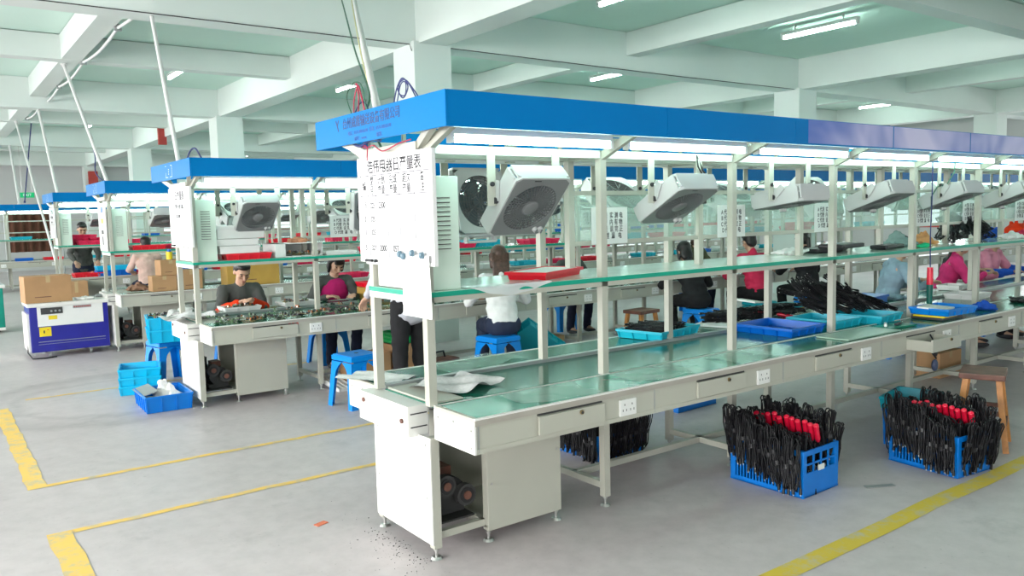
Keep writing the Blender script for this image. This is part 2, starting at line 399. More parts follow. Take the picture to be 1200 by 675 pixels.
# ------------------------------------------------------------------ people
def person(name, label, loc, rz, seat=0.45, lean=18, look=22, hands=None, top=None, pants=None, hair='short', hmat=None,
           cuff=None, standing=False, turn=0, vest=None, inner=None, scale=1.0, pattern=None, shoe=None, feet=None, knees=True):
    """one person facing local +Y, x to their right; hands are local targets for (left, right)"""
    root = thing(name, label, 'person', loc, rz)
    hz = 0.90 if standing else seat + 0.10
    lr = D2R(lean); d = Vector((0, math.sin(lr), math.cos(lr)))
    fw = Vector((0, math.cos(lr), -math.sin(lr)))
    P = Vector((0, 0, hz)); waist = P + d*0.14; chest = P + d*0.33; nb = P + d*0.505
    Rl = Matrix.Rotation(-lr, 3, 'X')
    hl = D2R(look); tw = Matrix.Rotation(D2R(turn), 3, 'Z')
    nd = Vector((0, math.sin(lr*0.8+hl*0.35), math.cos(lr*0.8+hl*0.35)))
    hc = nb + nd*0.165
    Rh = tw @ Matrix.Rotation(-hl, 3, 'X')
    if hands is None: hands = ((-0.14, 0.42, hz+0.28), (0.14, 0.42, hz+0.28))
    b = MB()
    # head: skull, jaw, nose, brow, ears, neck
    def H(x, y, z): return hc + Rh @ Vector((x, y, z))
    b.ell(H(0, -0.008, 0.022), (0.073, 0.092, 0.088), M_SKIN, Rh, 20, 14)
    b.ell(H(0, 0.018, -0.040), (0.057, 0.062, 0.070), M_SKIN, Rh, 16, 12)
    b.ell(H(0, 0.052, -0.088), (0.028, 0.022, 0.020), M_SKIN, Rh)
    b.cap(H(0, 0.083, 0.012), H(0, 0.100, -0.028), 0.009, 0.014)
    b.ell(H(0, 0.076, 0.036), (0.052, 0.016, 0.012), M_SKIN, Rh)
    b.ell(H(0, 0.074, -0.062), (0.026, 0.014, 0.011), M_SKIN, Rh)
    for sx in (-1, 1):
        b.ell(H(sx*0.076, -0.012, -0.008), (0.010, 0.020, 0.030), M_SKIN, Rh)
        b.ell(H(sx*0.040, 0.058, -0.020), (0.022, 0.020, 0.020), M_SKIN, Rh)
    b.cap(nb - d*0.03, hc + Rh @ Vector((0, -0.015, -0.05)), 0.053, 0.048)
    b.ell(chest, (0.125, 0.075, 0.19), M_SKIN, Rl); b.cap(P, chest, 0.09, 0.09)
    arms = []
    for sx, T in ((-1, hands[0]), (1, hands[1])):
        S = P + d*0.455 + Vector((sx*0.165, 0, 0)); T = Vector(T)
        E, W = ik(S, T, 0.285, 0.245, (sx*0.75, -0.35, -0.75))
        arms.append((sx, S, E, W))
        b.cap(S, E, 0.042, 0.034); b.cap(E, W, 0.034, 0.024); b.cap(chest + Vector((sx*0.06, 0, 0.04)), S, 0.06, 0.05)
        # hand: palm, four fingers of unequal length, thumb from the side of the palm
        hd = (W - E).normalized(); hd = (hd + Vector((0, 0.25, -0.15))).normalized()
        side = Vector((sx, 0, 0)) - hd*Vector((sx, 0, 0)).dot(hd); side.normalize(); dn = side.cross(hd)
        if dn.z > 0: dn = -dn
        pc = W + hd*0.045
        Mp = Matrix((side, hd, dn)).transposed()
        b.ell(pc, (0.040, 0.052, 0.016), M_SKIN, Mp)
        for k, (o_, l_) in enumerate(((-0.030, 0.062), (-0.010, 0.074), (0.011, 0.070), (0.031, 0.054))):
            a0 = W + hd*0.082 + side*o_; a1 = a0 + hd*l_*0.5 + dn*l_*0.18 + side*o_*0.12; a2 = a1 + hd*l_*0.30 + dn*l_*0.45
            b.cap(a0, a1, 0.0092, 0.0085); b.cap(a1, a2, 0.0085, 0.0072)
        t0 = W + hd*0.028 - side*0.032; t1 = t0 + hd*0.030 - side*0.026 + dn*0.012; t2 = t1 + hd*0.028 + dn*0.016
        b.cap(t0, t1, 0.0125, 0.0105); b.cap(t1, t2, 0.0105, 0.008)
    legs = []
    for sx in (-1, 1):
        hp = P + Vector((sx*0.088, 0, 0))
        if standing:
            kn = Vector((sx*0.10, 0.02, 0.48)); an = Vector((sx*0.11, -0.02, 0.08))
        else:
            ky = 0.40 if feet is None else feet[1]
            kn = Vector((sx*0.15, ky, seat+0.055)); an = Vector((sx*0.15, ky-0.06 if feet is None else feet[0], 0.08))
        legs.append((sx, hp, kn, an))
        b.cap(hp, kn, 0.060, 0.046); b.cap(kn, an, 0.046, 0.034); b.cap(an, an + Vector((0, 0.13, -0.045)), 0.034, 0.028)
    obj('body', blob(b, 0.0075, 'body', M_SKIN, 2), root)
    # upper garment
    t = MB()
    t.ell(P + d*0.02, (0.175, 0.125, 0.13), M_SKIN, Rl); t.ell(waist, (0.165, 0.115, 0.17), M_SKIN, Rl)
    t.ell(chest, (0.178, 0.122, 0.185), M_SKIN, Rl); t.ell(P + d*0.42, (0.165, 0.098, 0.10), M_SKIN, Rl)
    t.cap(P + d*0.455 + Vector((-0.12, 0, 0)), P + d*0.455 + Vector((0.12, 0, 0)), 0.066, 0.066)
    t.cap(nb - d*0.06, nb - d*0.005 - fw*0.01, 0.080, 0.062)
    for sx, S, E, W in arms:
        t.cap(S, E, 0.066, 0.052); t.cap(E, E + (W-E)*(0.55 if cuff else 0.88), 0.052, 0.046 if cuff else 0.037)
        for q in range(3):
            c = E + (S-E)*(0.15+0.12*q); t.ell(c, 0.057, M_SKIN)
    t.cap(nb - d*0.02 - fw*0.055, nb + d*0.035 - fw*0.050, 0.045, 0.036)
    for sx in (-1, 1): t.cap(nb - d*0.02 - fw*0.02 + Vector((sx*0.062, 0, 0)), nb - d*0.05 + fw*0.06 + Vector((sx*0.035, 0, 0)), 0.026, 0.020)
    if standing: t.ell(P - d*0.06, (0.178, 0.125, 0.12), M_SKIN, Rl)
    obj('jacket' if not pattern else 'shirt', rumple(blob(t, 0.011, 'jacket', top, 3), 0.0085, 9, loc[0]), root)
    if cuff:
        for sx, S, E, W in arms:
            c_ = MB(); c_.cap(E + (S-E)*0.12, E + (W-E)*0.9, 0.060, 0.040); c_.ell(E + (W-E)*0.45, 0.057, M_SKIN)
            obj('sleeve_cover', rumple(blob(c_, 0.011, 'sleeve_cover', cuff, 2), 0.007, 14, sx), root)
    if vest:
        v = MB()
        v.ell(waist, (0.180, 0.134, 0.18), M_SKIN, Rl); v.ell(chest, (0.192, 0.142, 0.18), M_SKIN, Rl); v.ell(P + d*0.42, (0.150, 0.118, 0.10), M_SKIN, Rl)
        obj('vest', blob(v, 0.011, 'vest', vest, 2), root)
    # trousers, shoes
    q = MB()
    q.ell(P - d*0.02, (0.168, 0.128, 0.115), M_SKIN, Rl)
    for sx, hp, kn, an in legs:
        q.cap(hp, kn, 0.094, 0.068); q.cap(kn, an, 0.068, 0.056); q.cap(hp, (hp+kn)/2, 0.096, 0.086)
    obj('trousers', rumple(blob(q, 0.011, 'trousers', pants, 3), 0.007, 9, loc[1]), root)
    for sx, hp, kn, an in legs:
        s_ = MB(); s_.ell(an + Vector((0, 0.055, -0.045)), (0.046, 0.125, 0.034), M_BLACK); s_.ell(an + Vector((0, -0.01, -0.03)), (0.042, 0.052, 0.045), M_BLACK)
        obj('shoe', blob(s_, 0.009, 'shoe', shoe or M_COMPB, 2), root)
    # eyes, mouth
    for sx in (-1, 1):
        e = MB(); e.ell(H(sx*0.030, 0.0795, 0.010), (0.0125, 0.006, 0.0055), M_EYE, Rh, 10, 6); e.box(-0.018, -0.004, -0.003, 0.018, 0.004, 0.003, M_HAIRK, Matrix.Translation(H(sx*0.032, 0.084, 0.034)) @ Rh.to_4x4())
        obj('eye', e, root)
    l_ = MB(); l_.ell(H(0, 0.0865, -0.062), (0.022, 0.004, 0.007), M_LIP, Rh, 10, 6); obj('mouth', l_, root)
    # hair
    h = MB()
    h.ell(H(0, -0.030, 0.044), (0.085, 0.092, 0.090), M_SKIN, Rh, 20, 14)
    h.ell(H(0, 0.036, 0.088), (0.066, 0.050, 0.032), M_SKIN, Rh)
    h.ell(H(0, -0.058, -0.010), (0.076, 0.055, 0.075), M_SKIN, Rh)
    if hair in ('bob', 'long'):
        for sx in (-1, 1): h.cap(H(sx*0.074, -0.005, 0.03), H(sx*0.076, 0.012, -0.085), 0.026, 0.018)
        h.ell(H(0, -0.055, -0.06), (0.082, 0.050, 0.085), M_SKIN, Rh)
        h.ell(H(0, 0.066, 0.056), (0.062, 0.024, 0.026), M_SKIN, Rh)
    if hair == 'long':
        bk = P + d*0.36 - fw*0.135
        rh = random.Random(len(name)+int(loc[0]*10))
        for k in range(11):
            x = (k-5)*0.0145; dz = rh.uniform(-0.05, 0.05)
            h.tube([H(x*1.0, -0.080, 0.03), H(x*0.95, -0.098, -0.07), (bk + (nb-bk)*0.55 + Vector((x*0.95, -0.01, 0.03))), bk + (nb-bk)*0.2 + Vector((x*1.05, 0.002, dz)), bk + Vector((x*1.15, 0.012, -0.05-0.012*abs(k-5)+dz))], [0.026, 0.022, 0.016, 0.012, 0.005], M_SKIN, 7)
    if hair == 'tail':
        h.tube([H(0, -0.10, 0.03), H(0, -0.135, -0.02), H(0, -0.125, -0.13), H(0.005, -0.10, -0.22)], [0.022, 0.03, 0.026, 0.008], M_SKIN, 8)
    hb = blob(h, 0.009, 'hair', hmat or M_HAIRK, 1)
    obj('hair', hb, root)
    return root

C_WHITE = cloth('white_knit', (0.80, 0.81, 0.80)); C_DGREY = cloth('dark_grey_wool', (0.085, 0.090, 0.085)); C_NAVY = cloth('navy_cloth', (0.02, 0.025, 0.05))
C_BLK = cloth('black_cloth', (0.018, 0.018, 0.02)); C_ORRED = cloth('orange_red_cloth', (0.85, 0.05, 0.01)); C_PINK = cloth('hot_pink_cloth', (0.80, 0.05, 0.22))
C_DENIM = cloth('washed_denim', (0.25, 0.36, 0.44)); C_MAG = cloth('magenta_cloth', (0.55, 0.02, 0.16)); C_BEIGE = cloth('pinkish_beige_cloth', (0.60, 0.42, 0.36))
C_JEAN = cloth('dark_jeans', (0.03, 0.04, 0.075)); C_RED = cloth('crimson_cloth', (0.62, 0.03, 0.09)); C_OLIVE = cloth('olive_cloth', (0.10, 0.10, 0.06))
C_PPINK = cloth('patterned_pink_cloth', (0.72, 0.25, 0.36)); C_BLUE = cloth('royal_blue_cloth', (0.02, 0.10, 0.55)); C_BROWN = cloth('brown_cloth', (0.14, 0.06, 0.04))

person('person', 'person with long brown hair in a white knit top, back turned, on a blue stool', (2.70, 3.18, 0), -0.45, seat=0.46, lean=14, look=18,
       hands=((-0.20, 0.40, 0.80), (0.16, 0.44, 0.80)), top=C_WHITE, pants=C_JEAN, hair='long', hmat=M_HAIRB)
person('person', 'person in dark grey jacket and orange-red sleeve covers bent over the second line', (0.74, 5.30, 0), PI, seat=0.42, lean=24, look=34,
       hands=((-0.02, 0.50, 0.84), (0.10, 0.47, 0.83)), top=C_DGREY, pants=C_NAVY, hair='short', cuff=C_ORRED)
person('person', 'person with bobbed hair and magenta vest working behind the second line', (1.80, 5.32, 0), PI, seat=0.42, lean=20, look=34,
       hands=((-0.10, 0.45, 0.80), (0.18, 0.40, 0.80)), top=C_DGREY, vest=C_MAG, pants=C_NAVY, hair='bob')
person('person', 'person in black trousers standing behind the nearest whiteboard', (1.42, 2.75, 0), 0.1, lean=6, look=22, standing=True,
       hands=((-0.18, 0.42, 0.92), (0.18, 0.42, 0.92)), top=cloth('grey_white_cloth', (0.50, 0.50, 0.55)), pants=C_BLK, hair='tail')
person('person', 'person with short dark hair facing the white knit top across the second line', (5.30, 5.38, 0), PI, seat=0.42, lean=22, look=30,
       hands=((-0.16, 0.42, 0.80), (0.16, 0.40, 0.80)), top=C_DGREY, pants=C_NAVY, hair='short')
person('person', 'person in black hunched on a blue stool, seen from behind', (5.62, 3.22, 0), -0.40, seat=0.46, lean=32, look=25,
       hands=((-0.18, 0.50, 0.80), (0.18, 0.50, 0.80)), top=C_BLK, pants=C_BLK, hair='bob', hmat=M_HAIRK)
person('person', 'person in a crimson top with white sleeves, seated on the teal-topped stool', (6.72, 3.16, 0), -0.35, seat=0.47, lean=18, look=20,
       hands=((-0.26, 0.42, 0.80), (0.18, 0.44, 0.80)), top=C_RED, cuff=C_WHITE, pants=C_BLK, hair='short')
person('person', 'person in a black padded jacket seated beside the crimson top, seen from behind', (7.62, 3.02, 0), -0.35, seat=0.46, lean=14, look=16,
       hands=((-0.18, 0.46, 0.80), (0.18, 0.46, 0.80)), top=C_BLK, pants=C_BLK, hair='tail')
person('person', 'person in a washed denim jacket working at the far side of the nearest line', (6.48, 1.36, 0), -PI*0.70, seat=0.44, lean=16, look=26,
       hands=((-0.10, 0.46, 0.82), (0.20, 0.40, 0.82)), top=C_DENIM, pants=C_NAVY, hair='short')
person('person', 'person with long black hair in a hot pink jacket at the nearest line', (7.72, 1.36, 0), -PI*0.86, seat=0.46, lean=20, look=30,
       hands=((-0.24, 0.42, 0.86), (0.06, 0.46, 0.84)), top=C_PINK, pants=C_BLK, hair='long', hmat=M_HAIRK)
person('person', 'person in pale pink top and blue sleeve covers at the nearest line', (8.72, 1.36, 0), PI, seat=0.46, lean=16, look=26,
       hands=((-0.24, 0.44, 0.82), (0.16, 0.44, 0.82)), top=C_PPINK, cuff=C_BLUE, pants=C_BLK, hair='bob')
person('person', 'person in a pinkish-beige jacket sitting with their back turned beyond the third line', (1.16, 11.22, 0), -0.05, seat=0.53, lean=10, look=18,
       hands=((-0.18, 0.46, 0.82), (0.18, 0.46, 0.82)), top=C_BEIGE, pants=C_NAVY, hair='short')
person('person', 'person in grey with dark hair behind the pink trays of the fourth line', (0.50, 13.35, 0), PI, standing=True, lean=12, look=24,
       hands=((-0.18, 0.44, 0.98), (0.18, 0.44, 0.98)), top=C_DGREY, pants=C_NAVY, hair='short')
person('person', 'person with brown hair and an olive jacket among the posts of the second line', (7.9, 5.40, 0), PI, seat=0.46, lean=20, look=26,
       hands=((-0.16, 0.42, 0.82), (0.16, 0.40, 0.82)), top=C_OLIVE, pants=C_NAVY, hair='bob', hmat=M_HAIRB)

# ------------------------------------------------------------------ room
XL, XR, YF, YB, ZC = -9.0, 22.0, -14.5, 31.0, 4.35
f = MB(); f.box(XL-0.2, YF-0.2, -0.2, XR+0.2, YB+0.2, 0.0, M_FLOOR); struct('floor', f)
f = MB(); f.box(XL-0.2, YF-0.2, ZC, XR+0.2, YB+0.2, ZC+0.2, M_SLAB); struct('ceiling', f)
WN = [0]
def wall(name, axis, pos, a0, a1, wins, outward, frame_m):
    """wall along the other axis with window openings (start, end, sill, head)"""
    w = MB(); th = 0.2*outward
    def bx(u0, u1, z0, z1):
        if u1-u0 < 1e-4 or z1-z0 < 1e-4: return
        lo, hi = min(pos, pos+th), max(pos, pos+th)
        if axis == 'x': w.box(lo, u0, z0, hi, u1, z1, M_WALL)
        else: w.box(u0, lo, z0, u1, hi, z1, M_WALL)
    cur = a0
    for (u0, u1, z0, z1) in wins:
        bx(cur, u0, 0, ZC); bx(u0, u1, 0, z0); bx(u0, u1, z1, ZC); cur = u1
    bx(cur, a1, 0, ZC)
    struct(name, w)
    for (u0, u1, z0, z1) in wins:
        WN[0] += 1
        fr = MB(); p = pos + th*0.5
        def bar(ua, ub, za, zb):
            if axis == 'x': fr.box(p-0.03, ua, za, p+0.03, ub, zb, frame_m)
            else: fr.box(ua, p-0.03, za, ub, p+0.03, zb, frame_m)
        bar(u0, u1, z0, z0+0.06); bar(u0, u1, z1-0.06, z1); n = max(2, round((u1-u0)/1.0))
        for k in range(n+1):
            c = u0 + (u1-u0)*k/n; bar(max(u0, c-0.03), min(u1, c+0.03), z0+0.06, z1-0.06)
        bar(u0, u1, z1-0.75, z1-0.70)
        wo = struct('window_%d' % WN[0], fr)
        g = MB()
        if axis == 'x': g.box(p-0.004, u0, z0, p+0.004, u1, z1, M_GLASS)
        else: g.box(u0, p-0.004, z0, u1, p+0.004, z1, M_GLASS)
        obj('glass', g, wo)
wall('wall_right', 'x', XR, YF, YB, [(YF+0.8+i*4.1, YF+0.8+i*4.1+3.4, 0.95, 3.55) for i in range(11)], 1, M_REDF)
wall('wall_left', 'x', XL, YF, YB, [(YF+0.8+i*4.1, YF+0.8+i*4.1+3.4, 0.95, 3.55) for i in range(11)], -1, M_WHITE)
wall('wall_front', 'y', YF, XL, XR, [(XL+1.0+i*4.3, XL+1.0+i*4.3+3.2, 0.95, 3.4) for i in range(7)], -1, M_WHITE)
wall('wall_back', 'y', YB, XL, XR, [(6.0+i*4.3, 6.0+i*4.3+3.0, 1.2, 3.4) for i in range(3)], 1, M_REDF)
CX = [3.5-8.05, 3.5, 11.55, 19.6]; CY = [5.95-16.5, 5.95-8.25, 5.95, 14.2, 22.45, 30.7]
n = 0
for x in CX:
    for y in CY:
        if (x, y) in ((3.5, 5.95-8.25), (3.5, 5.95-16.5)): pass
        n += 1; c = MB(); c.box(x-0.27, y-0.27, 0, x+0.27, y+0.27, 3.82, M_BEAM)
        # the near columns stand outside the photograph beside the camera aisle
        if abs(x-3.5) < 0.1 and y < 0: c.bm.free(); continue
        struct('column_%d' % n, c)
n = 0
for x in CX:
    n += 1; b = MB(); b.box(x-0.20, YF, 3.80, x+0.20, YB, ZC, M_BEAM); struct('beam_%d' % n, b)
for y in CY:
    n += 1; b = MB(); b.box(XL, y-0.20, 3.795, XR, y+0.20, ZC-0.004, M_BEAM); struct('beam_%d' % n, b)
for x in (-3.6, 0.05, 7.1, 15.3):
    n += 1; b = MB(); b.box(x-0.13, YF, 4.0, x+0.13, YB, ZC-0.008, M_BEAM); struct('beam_%d' % n, b)
for y in (1.83-8.25, 1.83, 10.08, 18.33, 26.6):
    n += 1; b = MB(); b.box(XL, y-0.13, 3.995, XR, y+0.13, ZC-0.012, M_BEAM); struct('beam_%d' % n, b)
# yellow floor paint
n = 0
def fl(x0, y0, x1, y1, m):
    global n
    b = MB(); N = 24
    along_x = (x1-x0) > (y1-y0)
    def F(u, v):
        j = 0.006*math.sin(u*57)+0.004*math.sin(u*131)
        return (x0+(x1-x0)*u, y0+(y1-y0)*v + (j if v in (0, 1) else 0), 0.0022) if along_x else (x0+(x1-x0)*v + (j if v in (0, 1) else 0), y0+(y1-y0)*u, 0.0022)
    b.grid(F, N, 1, m, False); n += 1; o = struct('floor_line_%d' % n, b)
fl(-1.47, 2.49, -1.36, 5.25, M_YLINE); fl(-1.36, 2.49, 2.6, 2.545, M_YLINE)
fl(-1.47, -3.2, -1.35, 1.58, M_YLINE); fl(-1.35, 1.525, 2.9, 1.58, M_YLINE)
fl(-1.2, 5.52, 1.6, 5.57, M_YLINE)
fl(-0.6, -1.20, 12.0, -1.09, M_YLINE2)

# ------------------------------------------------------------------ ceiling tubes
def ceiling_tube():
    t = thing('ceiling_light', '', 'ceiling light', (0, 0, 0))
    b = MB(); b.box(-0.035, -0.62, 0.0, 0.035, 0.62, 0.05, M_WHITE, bev=0.006); b.box(-0.006, -0.4, 0.05, 0.006, -0.38, 0.13, M_WHITE); b.box(-0.006, 0.38, 0.05, 0.006, 0.4, 0.13, M_WHITE)
    obj('housing', b, t)
    b = MB(); b.cyl((0, -0.58, -0.03), (0, 0.58, -0.03), 0.022, M_CTUBE); obj('tube', b, t)
    for s in (-1, 1):
        b = MB(); b.box(-0.025, s*0.60-0.02, -0.05, 0.025, s*0.60+0.02, 0.0, M_WHITE, bev=0.004); obj('lamp_holder', b, t)
    return t
proto = ceiling_tube(); first = True
spots = []
for x in (-6.8, -1.9, 1.9, 5.1, 8.85, 13.4, 18.3):
    for y in (-10.5, -4.2, 3.72, 8.05, 11.5, 16.4, 20.2, 24.5, 28.5):
        if x < 0 or (x < 3 and y < 10): continue
        spots.append((x, y))
named = {(8.85, 3.72): 'long lit fluorescent tube on the ceiling bay above the near fans', (8.85, 8.05): 'lit ceiling tube seen end on beyond the beam above the blue canopy',
         (5.1, 11.5): 'lit ceiling tube beside the hanging wires left of the near column', (1.9, 11.5): 'lit ceiling tube behind the conduit that drops to the second line'}
for (x, y) in spots:
    o = proto if first else copy_tree(proto)
    first = False
    o.location = (x, y, ZC-0.13)
    lab = named.get((x, y))
    if lab: o['label'] = lab; o.pop('group', None)
    else:
        o['label'] = 'white fluorescent ceiling light hung from the slab between the beams'; o['group'] = 'fluorescent tubes on the ceiling'
# ------------------------------------------------------------------ assembly lines
S = 1.1058; YBK = 0.536; ZT = 0.753; ZS = 1.292; ZK = 1.975; YA = -0.373; YZ = YBK + 0.373
PT = 0.042
SH = {}
def shared(key, fn):
    if key not in SH: SH[key] = fn().mesh(key)
    return SH[key]
def m_post():
    b = MB(); b.box(-PT/2, -PT/2, 0, PT/2, PT/2, ZK-ZT+0.002, M_STEEL); return b
def m_mid():
    b = MB(); b.box(-PT/2, -PT/2, 0, PT/2, PT/2, ZK-ZS-0.04, M_STEEL); return b
def m_leg():
    b = MB(); b.box(-PT/2, -PT/2, 0.055, PT/2, PT/2, 0.60, M_STEEL); return b
def m_foot():
    b = MB(); b.cyl((0,0,0.008), (0,0,0.06), 0.008, M_CHROME, n=8); b.cyl((0,0,0), (0,0,0.012), 0.030, M_CHROME, 0.022, n=14); b.cyl((0,0,0.040), (0,0,0.050), 0.014, M_CHROME, n=6); return b
def m_drawer():
    b = MB()   # front plate at y=0, box behind
    b.box(-0.205, -0.014, 0, 0.205, 0, 0.088, M_STEEL, bev=0.002)
    b.box(-0.195, 0, 0.004, -0.187, 0.30, 0.075, M_STEEL); b.box(0.187, 0, 0.004, 0.195, 0.30, 0.075, M_STEEL)
    b.box(-0.187, 0.292, 0.004, 0.187, 0.30, 0.075, M_STEEL); b.box(-0.195, 0, 0, 0.195, 0.30, 0.004, M_STEEL); return b
def m_lock():
    b = MB(); b.cyl((0,-0.024,0), (0,-0.016,0), 0.011, M_BRASS, n=14); b.cyl((0,-0.0265,0), (0,-0.024,0), 0.007, M_DARK, n=10); return b
def m_socket():
    b = MB(); b.box(-0.0575, -0.012, -0.042, 0.0575, 0, 0.042, M_WHITE, bev=0.004)
    for cx in (-0.026, 0.026):
        for dx, dz, w, h in ((-0.012, -0.012, 0.004, 0.012), (0.012, -0.012, 0.004, 0.012), (0, 0.016, 0.005, 0.010)):
            b.box(cx+dx-w/2, -0.0128, dz-h/2, cx+dx+w/2, -0.0119, dz+h/2, M_DARK)
    return b
def m_strut():
    b = MB(); b.bar((0, -0.01, ZK-0.03), (0, -0.325, 2.075), 0.03, 0.04, M_STEEL); return b
def m_cross():
    b = MB(); b.box(-0.018, 0.0, ZK-0.036, 0.018, YBK, ZK-0.002, M_STEEL); return b
def m_tubel():
    b = MB(); b.box(-0.5, -0.018, 0.0, 0.5, 0.018, 0.03, M_WHITE, bev=0.004); b.box(-0.5, -0.02, -0.04, -0.482, 0.02, 0.0, M_WHITE); b.box(0.482, -0.02, -0.04, 0.5, 0.02, 0.0, M_WHITE)
    b.box(-0.30, -0.008, 0.03, -0.28, 0.008, 0.12, M_STEEL); b.box(0.28, -0.008, 0.03, 0.30, 0.008, 0.12, M_STEEL); return b
def m_tube():
    b = MB(); b.cyl((-0.48, 0, -0.022), (0.48, 0, -0.022), 0.016, M_TUBE, n=10); return b
def m_cabinet():
    b = MB()
    b.box(0.30, -0.012, 0.06, 0.775, 0.0, 0.585, M_STEEL, bev=0.003); b.box(0.30, YBK, 0.06, 0.775, YBK+0.012, 0.585, M_STEEL)
    b.box(0.767, 0, 0.06, 0.775, YBK, 0.585, M_STEEL); b.box(0.30, 0, 0.075, 0.775, YBK, 0.085, M_STEEL)
    b.box(0.30, 0.0, 0.06, 0.335, 0.035, 0.585, M_STEEL); b.box(0.30, YBK-0.035, 0.06, 0.335, YBK, 0.585, M_STEEL)
    b.bar((0.02, 0.035, 0.10), (0.30, 0.035, 0.10), 0.035, 0.035, M_STEEL); b.bar((0.02, YBK-0.035, 0.10), (0.30, YBK-0.035, 0.10), 0.035, 0.035, M_STEEL)
    b.bar((0.30, 0.02, 0.10), (0.30, YBK-0.02, 0.10), 0.035, 0.035, M_STEEL)
    for z in (0.30,): b.cyl((0.325, -0.014, z), (0.325, -0.010, z), 0.008, M_CHROME, n=8); b.cyl((0.75, -0.014, z+0.10), (0.75, -0.010, z+0.10), 0.008, M_CHROME, n=8)
    return b
def m_motor():
    b = MB()
    b.box(0.05, 0.10, 0.115, 0.29, 0.42, 0.125, M_DARK)
    b.cyl((0.19, 0.16, 0.235), (0.19, 0.40, 0.235), 0.085, M_DARK, n=20); b.cyl((0.19, 0.40, 0.235), (0.19, 0.46, 0.235), 0.05, M_COMPB, n=16)
    b.box(0.10, 0.18, 0.125, 0.28, 0.38, 0.16, M_DARK); b.box(0.15, 0.22, 0.31, 0.23, 0.34, 0.36, M_WOODD); b.box(0.05, 0.30, 0.13, 0.13, 0.45, 0.40, M_COMPB)
    return b
def m_pulley():
    b = MB(); b.cyl((0, -0.02, 0), (0, 0.02, 0), 0.055, M_DARK, n=24); b.cyl((0, -0.024, 0), (0, -0.02, 0), 0.040, M_BLACK, n=20); b.cyl((0, -0.03, 0), (0, -0.024, 0), 0.022, M_WOODD, n=16); return b
def m_bolt():
    b = MB(); b.cyl((0, 0, 0), (-0.004, 0, 0), 0.006, M_CHROME, n=8); return b

